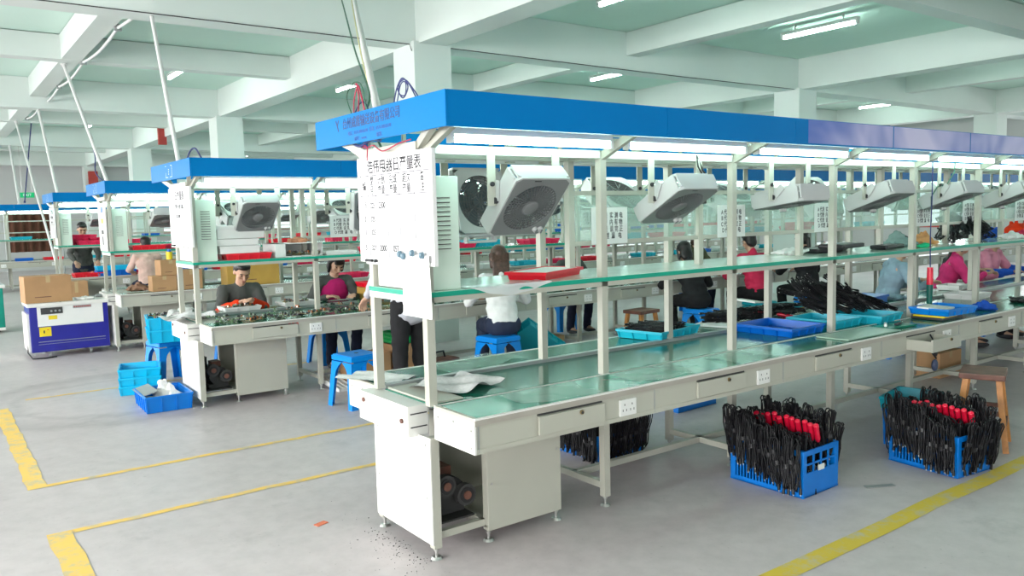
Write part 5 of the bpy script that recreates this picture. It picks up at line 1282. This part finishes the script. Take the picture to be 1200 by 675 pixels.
for i, x in enumerate((2.25, 3.2, 5.0, 5.5, 7.2, 8.1, 10.2, 11.3)):
    if i % 2: tray('plastic_tray', 'turquoise tray on the second line shelf, %s of its kind from the whiteboard' % ORD[i//2], (x, 4.30, ZS+0.001), rnd.uniform(-.1, .1), 0.44, 0.30, 0.07, M_CYAN2)
    else: white_box('white box on the second line shelf, %s of its kind from the whiteboard' % ORD[i//2], x, 4.30, ZS+0.001, rnd.uniform(-.1, .1), 0.36, 0.26, 0.12)
tray('plastic_tray', 'red tray of boards beside the bobbed hair on the second line far wing', (2.22, 4.86, ZT+0.13), 0.05, 0.44, 0.28, 0.055, M_RED)
carton('orange-brown carton under the red tray on the far wing of the second line', (2.30, 4.86, ZT+0.003), 0.05, 0.62, 0.24, 0.125, M_CARD2)
t = thing('bench_instrument', 'blue and white bench instrument at the far side of the second line', 'instrument', (2.75, 4.90, ZT+0.003), 0)
b = MB(); b.box(-0.14, -0.11, 0, 0.14, 0.11, 0.18, M_WHITE, bev=0.006); obj('case', b, t); b = MB(); b.box(-0.11, -0.114, 0.06, 0.03, -0.109, 0.15, M_TRAYB); obj('screen', b, t)
for k in range(3):
    b = MB(); b.cyl((0.06+0.03*(k % 2), -0.122, 0.05+0.04*k), (0.06+0.03*(k % 2), -0.110, 0.05+0.04*k), 0.012, M_COMPB, n=12); obj('knob', b, t)
for i, x in enumerate((3.4, 4.3, 6.3, 8.6, 9.8)):
    tray('plastic_tray', 'turquoise tray on the far wing of the second line, %s along' % ORD[i], (x, 4.86, ZT+0.004), rnd.uniform(-.1, .1), 0.42, 0.28, 0.08, M_CYAN2)

# stools in the aisle behind the nearest line
ws = copy_tree([o for o in COL.objects if o.name == 'wooden_stool'][0], loc=(4.75, 3.30, 0), rot=(0, 0, 0.1), label='wooden stool standing empty between the white knit and the person in black')
stool('bright blue plastic stool under the person in white knit', (2.62, 3.16, 0.0), 0.1, 0.46)
stool('empty bright blue plastic stool beyond the near belt end', (1.13, 3.22, 0.0), 0.15, 0.46)
stool('bright blue plastic stool under the hunched person in black', (5.62, 3.16, 0.0), 0.05, 0.46)
stool('teal plastic stool under the crimson top', (6.72, 3.14, 0), 0.0, 0.46, M_TEAL)
stool('blue plastic stool under the black padded jacket', (7.62, 3.0, 0), 0.1, 0.46)
stool('blue plastic stool under the dark grey jacket behind the second line', (0.74, 5.36, 0.0), 0.1, 0.42)
stool('blue plastic stool under the magenta vest', (1.80, 5.38, 0.0), 0.1, 0.42)
stool('blue plastic stool under the grey-green top across the second line', (5.30, 5.44, 0.0), 0.1, 0.42)
stool('blue plastic stool under the denim jacket', (6.52, 1.42, 0.0), 0.1, 0.44)
stool('blue plastic stool under the hot pink jacket', (7.74, 1.42, 0.0), 0.1, 0.46)
stool('blue plastic stool under the patterned pink top', (8.72, 1.42, 0.0), 0.1, 0.46)
stool('blue plastic stool under the pinkish-beige jacket', (1.16, 11.17, 0.0), 0.1, 0.53)
stool('blue plastic stool under the olive jacket', (7.9, 5.46, 0.0), 0.1, 0.46)
# a teal low bench with yellow-brown legs next to the crimson top
t = thing('low_bench', 'turquoise-topped low bench with wooden legs beside the hunched person in black', 'bench', (6.35, 2.62, 0), 0.0)
b = MB(); b.box(-0.40, -0.17, 0.44, 0.40, 0.17, 0.475, M_TEAL, bev=0.01); obj('bench_top', b, t)
for x in (-0.33, 0, 0.33):
    for y in (-0.12, 0.12):
        b = MB(); b.cyl((x, y, 0), (x, y, 0.44), 0.035, M_CARD2, n=10); obj('leg', b, t)
carton('open brown carton behind the empty blue stool', (1.60, 4.02, 0.002), 0.05, 0.42, 0.28, 0.30, open_=True)
carton('brown carton carrying the green crate under the second line', (2.00, 4.02, 0.002), 0.0, 0.30, 0.28, 0.36)
crate('small green lattice crate on a carton under the second line', (2.00, 4.02, 0.365), 0.0, 0.29, 0.26, 0.12, mat('green_plastic', (0.0, 0.42, 0.08), 0.3))
carton('yellow-brown carton under the second line beyond the white knit stool', (3.90, 4.05, 0.002), 0.0, 0.40, 0.28, 0.22, M_CARD)
t = thing('suitcase', 'brown rounded bag on the floor beside the white knit stool', 'bag', (2.12, 3.45, 0.002), 0.2)
b = MB(); b.box(-0.20, -0.10, 0, 0.20, 0.10, 0.26, M_WOODD, bev=0.05); obj('bag_body', b, t); b = MB(); b.tube([(-0.07, 0, 0.26), (-0.05, 0, 0.32), (0.05, 0, 0.32), (0.07, 0, 0.26)], 0.010, M_BLACK, 8); obj('handle', b, t)
tray('plastic_tray', 'teal tray leaning under the second line beside the white knit stool', (3.30, 3.46, 0.24), 0.0, 0.62, 0.40, 0.07, M_TEAL, rot=(-0.75, 0.55, 0.1))
# white louvre grille lying by the second line
t = thing('louvre_grille', 'white louvre panel with yellow rag lying by the second line', 'panel', (1.38, 4.02, 0.02), 0.0, rot=(0.18, 0, 0.10))
b = MB(); W_, L_ = 0.19, 0.21
b.box(-W_, -L_, 0, W_, -L_+0.012, 0.045, M_WHITE); b.box(-W_, L_-0.012, 0, W_, L_, 0.045, M_WHITE); b.box(-W_, -L_, 0, -W_+0.012, L_, 0.045, M_WHITE); b.box(W_-0.012, -L_, 0, W_, L_, 0.045, M_WHITE); b.box(-W_, -L_, 0, W_, L_, 0.006, M_WHITE)
for k in range(1, 7): b.box(-W_+2*W_*k/7-0.010, -L_, 0.004, -W_+2*W_*k/7+0.010, L_, 0.042, M_WHITE)
obj('louvre_body', b, t)
soft_heap('rag_heap', 'yellow rag on the white louvre panel', (1.50, 3.98, 0.07), 0, (0.14, 0.16, 0.05), mat('yellow_rag', (0.75, 0.45, 0.02), 0.8), 4, 'rag', n=12)

# left foreground containers
for k, s in enumerate(('bottom', 'middle', 'top')):
    tray('plastic_crate', 'cyan crate, %s of the stack on the floor before the second line' % s, (-0.245, 5.22, 0.002+0.082*k), -0.22, 0.36, 0.40, 0.088, M_CYAN)
tray('plastic_crate', 'blue ribbed crate of white bags beside the second line end panel', (-0.235, 4.36, 0.002), -0.03, 0.38, 0.52, 0.145, M_CRATE)
soft_heap('plastic_bag', 'white plastic bag bulging out of the blue ribbed crate', (-0.20, 4.42, 0.05), 0.1, (0.30, 0.34, 0.20), M_FOAM, 16, 'bag', n=34)
soft_heap('plastic_bag', 'small white plastic bag slumped at the near rim of the blue crate', (-0.20, 4.20, 0.05), 0.1, (0.22, 0.16, 0.13), M_FOAM, 17, 'bag')
b = MB(); b.box(-0.07, -0.20, 0, 0.07, 0.20, 0.006, M_GREYRAIL); tag(obj('grey_board', b, None, (-0.37, 4.42, 0.152), (0, -0.25, 0)), 'grey board laid over the rim of the blue crate', 'board')
stool('blue plastic stool carrying the cyan crates beyond the second line end', (0.09, 5.50, 0.0), 0.2, 0.44)
for k, s in enumerate(('lower', 'upper')):
    tray('plastic_crate', 'cyan crate, %s of the pair on the blue stool' % s, (0.07, 5.46, 0.443+0.125*k), -0.15, 0.34, 0.42, 0.130, M_CYAN)
pcbs(16, -0.05, 0.18, 5.32, 5.6, 0.690, 'small dark part in the upper cyan crate on the blue stool', 'parts in the upper cyan crate', 0.015)

# ------------------------------------------------------------------ strapping machine
t = thing('strapping_machine', 'deep blue and white strapping machine on castors at the third line end', 'machine', (-0.44, 8.46, 0), 0.0)
W_, D_ = 0.44, 0.28
b = MB(); b.box(-W_, -D_, 0.075, W_, D_, 0.64, M_NAVY, bev=0.008); b.box(-W_+0.08, -D_-0.003, 0.20, W_-0.05, -D_, 0.207, M_GREYRAIL); b.box(-W_+0.08, -D_-0.003, 0.17, W_-0.05, -D_, 0.174, M_GREYRAIL); obj('cabinet_body', b, t)
b = MB(); b.box(-W_+0.085, -D_-0.006, 0.395, W_-0.06, -D_+0.002, 0.64, M_WHITE, bev=0.003); obj('white_front', b, t)
b = MB(); b.box(-W_-0.02, -D_-0.025, 0.64, W_+0.01, D_+0.02, 0.685, M_STEELW, bev=0.006); b.box(-0.10, -D_, 0.685, -0.08, D_, 0.688, M_GREYRAIL); obj('work_top', b, t)
b = MB(); b.box(-W_-0.03, -D_+0.02, 0.09, -W_, D_-0.02, 0.56, M_STEELW, bev=0.004); obj('side_cover', b, t)
b = MB(); b.box(-0.315, -D_-0.014, 0.545, -0.075, -D_-0.006, 0.625, M_DARK, bev=0.002); cp = obj('control_panel', b, t)
for k in range(3):
    b = MB(); b.cyl((-0.20+0.045*k, -D_-0.022, 0.582), (-0.20+0.045*k, -D_-0.014, 0.582), 0.013, M_GREYRAIL, n=14); obj('button', b, cp)
b = MB(); b.box(0.04, -D_-0.009, 0.595, 0.25, -D_-0.006, 0.63, M_GREYRAIL)
for k in range(9): b.box(0.05+0.022*k, -D_-0.010, 0.604, 0.064+0.022*k, -D_-0.0088, 0.622, M_REDF)
obj('name_plate', b, t)
b = MB(); b.box(-0.235, -D_-0.008, 0.475, -0.14, -D_-0.006, 0.525, M_YEL, bev=0.001); obj('sticker', b, t)
b = MB(); b.box(-0.345, -D_-0.002, 0.27, -0.215, -D_-0.0005, 0.385, M_YEL); b.box(-0.30, -D_-0.0028, 0.31, -0.285, -D_-0.0018, 0.345, M_DARK); b.box(-0.26, -D_-0.0028, 0.345, -0.24, -D_-0.0018, 0.355, M_RED); obj('sticker', b, t)
for x in (-0.24, 0.22):
    for y in (-D_+0.06, D_-0.06):
        b = MB(); b.cyl((x-0.012, y, 0.036), (x+0.012, y, 0.036), 0.036, M_GREYRAIL, n=16); b.box(x-0.02, y-0.02, 0.055, x+0.02, y+0.02, 0.078, M_CHROME); obj('castor', b, t)
b = MB(); b.tube([(-0.46, -0.20, 0.20), (-0.48, -0.24, 0.08), (-0.44, -0.32, 0.012), (-0.30, -0.36, 0.010), (-0.18, -0.31, 0.010)], 0.009, M_BLACK, 6); obj('power_cable', b, t)
carton('plain brown carton on top of the strapping machine', (-0.655, 8.40, 0.687), 0.06, 0.52, 0.34, 0.33)
soft_heap('plastic_bag', 'crumpled white bag on the strapping machine beside the carton', (-0.22, 8.34, 0.687), 0, (0.26, 0.20, 0.06), M_FOAM, 23, 'bag', n=16)
soft_heap('strap_heap', 'grey heap of strap offcuts on the strapping machine', (0.0, 8.56, 0.687), 0, (0.24, 0.20, 0.06), M_GREYRAIL, 24, 'strap', n=16)
# green machine far left
t = thing('green_machine', 'green and white packing machine at the left picture edge', 'machine', (-1.42, 11.75, 0), 0.0)
b = MB(); b.box(-0.5, -0.42, 0.09, 0.5, 0.42, 0.70, M_TEALM, bev=0.01); b.box(-0.40, -0.424, 0.30, 0.40, -0.42, 0.31, M_STEELW); obj('cabinet_body', b, t)
b = MB(); b.box(-0.53, -0.45, 0.70, 0.53, 0.45, 0.75, M_STEELW, bev=0.008); obj('work_top', b, t)
b = MB(); b.box(-0.50, -0.42, 0.05, 0.50, 0.42, 0.09, M_STEELW); obj('plinth', b, t)
for x in (-0.4, 0.4):
    for y in (-0.34, 0.34):
        b = MB(); b.cyl((x, y-0.012, 0.03), (x, y+0.012, 0.03), 0.03, M_COMPB, n=14); obj('castor', b, t)
t = thing('water_bottle', 'blue water bottle with white cap on the green machine', 'bottle', (-1.02, 11.62, 0.752))
b = MB(); b.cyl((0, 0, 0), (0, 0, 0.26), 0.09, M_CRATE, n=20); b.cyl((0, 0, 0.26), (0, 0, 0.32), 0.09, M_CRATE, 0.03, n=20); obj('bottle_body', b, t); b = MB(); b.cyl((0, 0, 0.32), (0, 0, 0.36), 0.032, M_WHITE, n=14); obj('cap', b, t)

# ------------------------------------------------------------------ third, fourth and fifth line goods
cx3 = ((0.62, 7.90, 0.0, 0.30, 0.24, 0.20), (0.96, 7.93, 0.0, 0.28, 0.24, 0.26), (0.70, 7.90, 0.203, 0.26, 0.22, 0.20))
for i, (x, y, z, w, l, h) in enumerate(cx3):
    carton('small brown carton on the third line front wing, %s' % ('left one below', 'right one', 'stacked on the left one')[i], (x, y, ZT+0.004+z), 0.05*i, w, l, h)
carton('large yellow-brown carton on the third line behind the dark grey jacket', (1.78, 7.92, ZT+0.004), 0.0, 0.72, 0.30, 0.36, M_CARD2)
soft_heap('cloth_heap', 'peach and grey cloth on the third line end', (0.40, 8.30, ZT+0.003), 0, (0.40, 0.30, 0.14), cloth('dull_peach', (0.42, 0.24, 0.16)), 31)
tray('plastic_tray', 'bright red tray on the third line shelf beside its cabinet', (0.55, 8.30, ZS+0.001), 0.0, 0.40, 0.26, 0.055, M_RED)
tray('plastic_tray', 'red tray along the third line shelf beyond the bright red one', (0.98, 8.40, ZS+0.001), 0.0, 0.40, 0.26, 0.055, M_PINKR)
soft_heap('part_heap', 'green and brown parts heaped on the third line shelf', (1.02, 8.22, ZS+0.001), 0, (0.30, 0.18, 0.05), M_PCB, 32)
b = MB(); b.cyl((0, 0, 0), (0, 0, 0.10), 0.04, M_YEL, n=14); b.cyl((0, 0, 0.10), (0, 0, 0.13), 0.025, M_TRAYB, n=12); tag(obj('small_bottle', b, None, (0.72, 7.88, ZT+0.410)), 'small yellow bottle on the stacked brown carton', 'bottle')
crate('turquoise lattice crate on the large yellow-brown carton', (1.50, 7.92, ZT+0.367), 0, 0.36, 0.26, 0.16, M_CYAN2)
kinds = [M_PINKR, M_CYAN2, M_FOAM, M_TRAYB, M_RED]
for (X0, Y0, nm, N) in ((0.08, 8.10, 'third', 16), (0.0, 12.20, 'fourth', 16), (-3.4, 20.6, 'fifth', 12)):
    cnt = {}
    for lvl, z, ys in (('shelf', ZS+0.001, (0.15, 0.40)), ('front wing', ZT+0.004, (-0.20, -0.17))):
        for i in range(N):
            x = X0 + (1.7 if nm == 'third' else 0.45) + i*0.78 + rnd.uniform(-.12, .12)
            if nm == 'third' and lvl == 'front wing' and i < 2: continue
            k = rnd.randrange(5) if not (nm == 'fourth' and lvl == 'shelf' and i < 3) else 0
            w = rnd.uniform(0.36, 0.46)
            nmz = ('pinkish red', 'turquoise', 'white foam', 'dark blue', 'bright red')[k]
            o = tray('plastic_tray', '%s tray set on the %s of the %s line' % (nmz, lvl, nm), (x, Y0+rnd.uniform(*ys) if lvl == 'shelf' else Y0+rnd.uniform(*ys), z), rnd.uniform(-.12, .12), w, 0.28, 0.07, kinds[k], '%s trays on the %s of the %s line' % (nmz, lvl, nm))
for i in range(7):
    o = tray('plastic_tray', 'pink tray in the low pile before the grey figure on the fourth line', (0.30+0.34*(i % 3)+0.03*(i//3), 12.66, ZS+0.001+0.058*(i//3)), 0.02*i, 0.32, 0.26, 0.056, M_PINKR, 'pile of pink trays on the fourth line')
tray('plastic_tray', 'long turquoise tray on the fourth line wing behind the sticker strip', (0.78, 12.02, ZT+0.10), 0.0, 0.56, 0.26, 0.07, M_CYAN)
tray('plastic_tray', 'dark blue tray beneath the long turquoise tray', (0.80, 12.02, ZT+0.004), 0.0, 0.60, 0.28, 0.09, M_TRAYB)
carton('brown carton at the near end of the fourth line', (0.10, 11.60, 0.002), 0.0, 0.34, 0.34, 0.72)
soft_heap('cloth_heap', 'salmon cloth lying on the fourth line wing', (0.42, 11.98, ZT+0.003), 0, (0.34, 0.24, 0.10), cloth('salmon_cloth', (0.70, 0.22, 0.16)), 35)
# dark doorway curtain and cabinet beyond the fifth line
t = thing('dark_curtain', 'dark brown curtain hanging beyond the farthest line', 'curtain', (0.75, 23.2, 0))
b = MB(); b.grid(lambda u, v: (1.3*u-0.65+0.0, 0.05*math.sin(u*40), 0.9+1.25*v), 80, 4, C_BROWN); obj('curtain_cloth', b, t); b = MB(); b.cyl((-0.75, 0, 2.16), (0.75, 0, 2.16), 0.02, M_GREYRAIL, n=10); b.cyl((-0.7, 0.06, 0), (-0.7, 0.06, 2.16), 0.02, M_GREYRAIL, n=10); b.cyl((0.7, 0.06, 0), (0.7, 0.06, 2.16), 0.02, M_GREYRAIL, n=10); obj('curtain_rod', b, t)

# ------------------------------------------------------------------ conduits, wires, exit sign
def conduit(label, a, b_, r=0.013, sag=0.0, m=M_PIPE, cat='conduit', name='conduit'):
    a, b_ = Vector(a), Vector(b_); bb = MB()
    pts = [a.lerp(b_, i/10) + Vector((0, 0, -sag*math.sin(PI*i/10))) for i in range(11)]
    bb.tube(pts, r, m, 8); t = thing(name, label, cat, (0, 0, 0)); obj('pipe' if m == M_PIPE else 'wire', bb, t)
    c = MB(); c.cyl(a, a+(b_-a).normalized()*0.05, r*1.7, m, n=10); c.cyl(b_, b_-(b_-a).normalized()*0.05, r*1.7, m, n=10); obj('coupling', c, t)
conduit('white conduit dropping from the ceiling onto the nearest canopy', (2.34, 5.50, 4.26), (-0.03, 0.36, 2.12), 0.022)
conduit('white conduit dropping onto the second line canopy end', (0.30, 6.4, 4.30), (0.0, 4.25, 2.12), 0.020)
conduit('white conduit dropping from the left ceiling beam to the third line canopy', (0.0, 10.35, 4.0), (0.08, 8.0, 2.12), 0.024)
conduit('white conduit dropping from the left ceiling beam to the fourth line canopy', (0.08, 14.5, 4.0), (0.02, 12.1, 2.12), 0.024)
conduit('white conduit sloping down to the fifth line beside the dark wire', (0.25, 22.5, 4.0), (0.2, 20.5, 2.15), 0.028)
conduit('white conduit dropping past the exit sign toward the fourth line wing', (0.05, 18.1, 3.97), (0.06, 12.95, 0.765), 0.022)
conduit('dark wire hanging from the ceiling behind the left conduits', (0.55, 20.0, 4.2), (0.25, 19.8, 2.2), 0.014, 0, M_WIREB, 'wire', 'hanging_wire')
b = MB(); pts = []
for i in range(41):
    u = i/40; y = 5.0 + 12.5*u; z = 3.985 - 0.06*abs(math.sin(u*PI*5)); pts.append((0.05+0.16, y, z))
b.tube(pts, 0.018, M_PIPE, 8)
t = thing('beam_conduit', 'white conduit drooping between clips along the left ceiling beam', 'conduit', (0, 0, 0)); obj('pipe', b, t)
for k in range(6):
    b = MB(); y = 5.0+2.5*k; b.box(0.17, y-0.02, 3.95, 0.25, y+0.02, 4.03, M_GREYRAIL); obj('clip', b, t)
b = MB(); b.tube([(XL+0.1, 5.72, 3.79), (-1.0, 5.73, 3.785), (3.2, 5.73, 3.78), (3.22, 5.72, 3.7)], 0.006, M_DARK, 6); tag(obj('ceiling_cable', b), 'thin dark cable along the lower edge of the near ceiling beam', 'cable')
b = MB(); b.tube([(3.8, 5.73, 3.79), (8, 5.73, 3.775), (11.2, 5.73, 3.79)], 0.006, M_DARK, 6); tag(obj('ceiling_cable', b), 'dark cable along the beam right of the near column', 'cable')
def wire(label, pts, r, m): 
    # smooth the polyline
    P = [Vector(p) for p in pts]; out = []
    for i in range(len(P)-1):
        p0, p1, p2, p3 = P[max(i-1, 0)], P[i], P[i+1], P[min(i+2, len(P)-1)]
        for k in range(8):
            t = k/8; out.append(0.5*((2*p1)+(p2-p0)*t+(2*p0-5*p1+4*p2-p3)*t*t+(3*p1-p0-3*p2+p3)*t**3))
    out.append(P[-1]); b = MB(); b.tube(out, r, m, 6); return tag(obj('hanging_wire', b), label, 'wire')
wire('dark green wire falling from the ceiling to the nearest canopy end', [(1.62, 4.6, 4.33), (1.2, 3.4, 3.6), (0.5, 1.7, 2.75), (0.05, 0.62, 2.3), (-0.02, 0.52, 2.17), (0.02, 0.45, 2.0)], 0.006, M_WIRE)
wire('pale yellow wire falling behind the dark green wire', [(1.9, 4.7, 4.33), (1.5, 3.8, 3.7), (0.7, 2.0, 2.75), (0.06, 0.55, 2.2)], 0.005, M_WIREY)
wire('dark green wire looped over the nearest canopy end', [(-0.04, 0.62, 2.15), (-0.05, 0.68, 2.27), (-0.05, 0.60, 2.335), (-0.05, 0.50, 2.31), (-0.06, 0.44, 2.20), (-0.04, 0.42, 2.13)], 0.0032, M_WIRE)
wire('red wire bunched over the nearest canopy end', [(-0.05, 0.56, 2.14), (-0.06, 0.52, 2.26), (-0.06, 0.545, 2.325), (-0.06, 0.50, 2.28), (-0.06, 0.45, 2.15)], 0.0038, M_WIRER)
wire('thin dark wire fanned beside the red wire', [(-0.04, 0.66, 2.13), (-0.05, 0.55, 2.215), (-0.05, 0.47, 2.22), (-0.04, 0.42, 2.12)], 0.004, M_WIREB)
wire('dark blue wire coiled over the canopy right of the conduit', [(-0.04, 0.20, 2.15), (-0.05, 0.14, 2.24), (-0.05, 0.08, 2.285), (-0.05, 0.03, 2.24), (-0.05, 0.08, 2.195), (-0.05, 0.13, 2.25), (-0.05, 0.06, 2.275), (-0.05, -0.02, 2.22), (-0.04, -0.08, 2.15)], 0.0034, M_WIREB)
wire('second red wire bunched over the nearest canopy end', [(-0.05, 0.60, 2.13), (-0.06, 0.575, 2.24), (-0.06, 0.52, 2.31), (-0.06, 0.485, 2.24), (-0.06, 0.43, 2.13)], 0.0035, M_WIRER)
wire('dark wire coiled twice over the canopy right of the conduit', [(-0.04, 0.17, 2.15), (-0.05, 0.10, 2.255), (-0.05, 0.05, 2.26), (-0.05, 0.06, 2.205), (-0.05, 0.12, 2.225), (-0.05, 0.09, 2.28), (-0.05, 0.02, 2.25), (-0.04, -0.05, 2.15)], 0.003, M_WIREB)
wire('red wire tangled below the nearest canopy end', [(-0.05, 0.56, 2.02), (-0.06, 0.46, 1.995), (-0.07, 0.36, 2.0), (-0.07, 0.26, 1.965), (-0.06, 0.12, 1.99), (-0.05, 0.02, 2.0)], 0.0035, M_WIRER)
wire('dark red wire hanging before the nearest whiteboard top', [(-0.06, 0.50, 2.01), (-0.065, 0.44, 2.0), (-0.07, 0.43, 1.96), (-0.07, 0.435, 1.93)], 0.0035, M_WIRER)
wire('dark blue wire tangled below the nearest canopy end', [(-0.05, 0.62, 2.03), (-0.06, 0.52, 2.01), (-0.06, 0.40, 2.03), (-0.06, 0.30, 2.02)], 0.008, M_WIREB)
wire('black wire standing up on the second line canopy end', [(0.0, 4.02, 2.15), (0.02, 3.98, 2.24), (0.05, 3.92, 2.27), (0.08, 3.88, 2.2), (0.1, 3.86, 2.15)], 0.007, M_WIREB)
wire('black wire hanging round the third line conduit', [(0.06, 8.1, 2.16), (0.0, 8.35, 2.3), (0.03, 8.5, 2.5), (0.05, 8.7, 2.62)], 0.008, M_WIREB)
for i, (x, y) in enumerate(((0.55, 4.95), (0.85, 9.0))):
    b = MB(); b.box(-0.45, -0.04, 0, 0.45, 0.04, 0.035, M_WHITE, bev=0.006); tag(obj('spare_fixture', b, None, (x, y, 2.177)), 'white batten lying on top of the %s line canopy' % ('second', 'third')[i], 'batten')
b = MB(); b.bar((0, 0, 0.012), (1.5, 0, 0.012), 0.05, 0.02, M_GREYRAIL); b.bar((0.1, 0.07, 0.012), (0.8, 0.02, 0.03), 0.03, 0.02, M_COMPB); tag(obj('metal_strip', b, None, (3.0, -0.2, 2.177), (0, 0, 0.06)), 'dark metal strips lying on top of the nearest canopy', 'strip')
t = thing('exit_sign', 'small green exit sign hanging before the far wall', 'sign', (0.56, 22.3, 2.47))
b = MB(); b.box(-0.17, -0.02, -0.07, 0.17, 0.02, 0.07, M_SIGNG, bev=0.006); obj('sign_body', b, t)
obj('sign_text', text_mesh('EXIT', 0.10, M_WTXT, 0.0008), t, (0, -0.0215, 0), R_FRONT)
b = MB(); b.cyl((-0.12, 0, 0.07), (-0.12, 0, 1.34), 0.005, M_CHROME, n=6); b.cyl((0.12, 0, 0.07), (0.12, 0, 1.34), 0.005, M_CHROME, n=6); obj('rod', b, t)
b = MB(); b.box(-0.10, -0.05, -0.28, 0.10, 0.05, 0.28, M_REDF, bev=0.01); tag(obj('red_box', b, None, (3.25, 18.6, 3.88)), 'dark red box fixed to the ceiling beam between the far columns', 'box')
b = MB(); b.box(-0.16, -0.05, -0.40, 0.16, 0.05, 0.40, M_REDF, bev=0.01); tag(obj('red_box', b, None, (3.5, 30.37, 3.2)), 'dark red upright panel by the far column', 'panel')
# litter
b = MB(); rl = random.Random(5)
for i in range(260):
    y = rl.gauss(0.22, 0.24); x = -0.02 - abs(rl.gauss(0, 0.11)); r = 0.0008 + 0.0034*rl.random()**3
    b.ell((x, y, r*0.5), (r, r*rl.uniform(.6, 1.2), r*0.6), M_DARK, None, 6, 4)
o = obj('floor_grit', b); o['kind'] = 'stuff'; tag(o, 'dark grit scattered on the floor by the nearest end panel', 'grit')
b = MB(); b.box(-0.09, -0.02, 0, 0.09, 0.02, 0.004, M_GREYRAIL); tag(obj('metal_offcut', b, None, (2.54, -0.81, 0.001), (0, 0, -0.5)), 'grey metal offcut on the floor between the two cord crates', 'offcut')
b = MB(); b.box(-0.035, -0.02, 0, 0.035, 0.02, 0.003, mat('orange_scrap', (0.75, 0.20, 0.10), 0.6)); tag(obj('paper_scrap', b, None, (-0.26, 0.78, 0.001), (0, 0, 0.3)), 'small orange scrap on the floor left of the nearest end panel', 'scrap')
b = MB()
for k in range(3): b.box(-0.05+0.035*k, -0.0005, -0.012+0.006*(k % 2), -0.025+0.035*k, 0, 0.012, mat('red_paint_mark', (0.85, 0.08, 0.05), 0.6))
o = obj('red_mark', b, line2, (0.72, -0.3645, 0.712))

# ------------------------------------------------------------------ light and camera
w = bpy.data.worlds.new('sky'); scene.world = w; w.use_nodes = True
bg = w.node_tree.nodes['Background']; bg.inputs[0].default_value = (0.86, 0.93, 1.0, 1); bg.inputs[1].default_value = 1.7
def area(name, loc, rot, sx, sy, power, col):
    l = bpy.data.lights.new(name, 'AREA'); l.shape = 'RECTANGLE'; l.size = sx; l.size_y = sy; l.energy = power; l.color = col
    o = bpy.data.objects.new(name, l); COL.objects.link(o); o.location = loc; o.rotation_euler = rot; return o
DAY = (1.0, 0.95, 0.955)
for i in range(11):
    y = YF+0.8+i*4.1+1.7
    area('window_daylight', (XL+0.05, y, 2.25), (0, -PI/2+0.75, 0), 2.5, 3.3, 520 if i < 5 else (420 if i == 5 else 330), DAY)
    area('window_daylight', (XR-0.05, y, 2.25), (0, PI/2-0.55, 0), 2.5, 3.3, 45, DAY)
for i in range(7):
    area('window_daylight', (XL+1.0+i*4.3+1.6, YF+0.05, 2.2), (-PI/2, 0, PI), 3.1, 2.4, 4, DAY)
cam = bpy.data.cameras.new('camera'); co = bpy.data.objects.new('camera', cam); COL.objects.link(co)
FPX, YAW, PIT, ROL = 943.6606, 0.9385, -0.0921, -0.0243
cam.sensor_width = 36.0; cam.lens = FPX/1200*36.0; cam.clip_end = 200
yaw, pit, rol = math.atan2(0.80324049, 0.58850757), math.asin(-0.09199756), 0
fwd = Vector((0.58850757, 0.80324049, -0.09199756)); rt = Vector((0.80510023, -0.5926441, -0.02421974)); up = Vector((0.07397609, 0.05981375, 0.99546464))
co.matrix_world = Matrix(((rt.x, up.x, -fwd.x, -1.901), (rt.y, up.y, -fwd.y, -3.2633), (rt.z, up.z, -fwd.z, 1.65), (0, 0, 0, 1)))
scene.camera = co
scene.view_settings.view_transform = 'Standard'; scene.view_settings.look = 'None'; scene.view_settings.gamma = 1.0
scene.view_settings.use_curve_mapping = False; scene.view_settings.exposure = 0.08
cy = scene.cycles
cy.use_denoising = True; cy.denoiser = 'OPENIMAGEDENOISE'; cy.max_bounces = 6; cy.diffuse_bounces = 3; cy.glossy_bounces = 3; cy.transparent_max_bounces = 10; cy.transmission_bounces = 3
cy.sample_clamp_indirect = 6.0; cy.caustics_reflective = False; cy.caustics_refractive = False; cy.use_light_tree = True
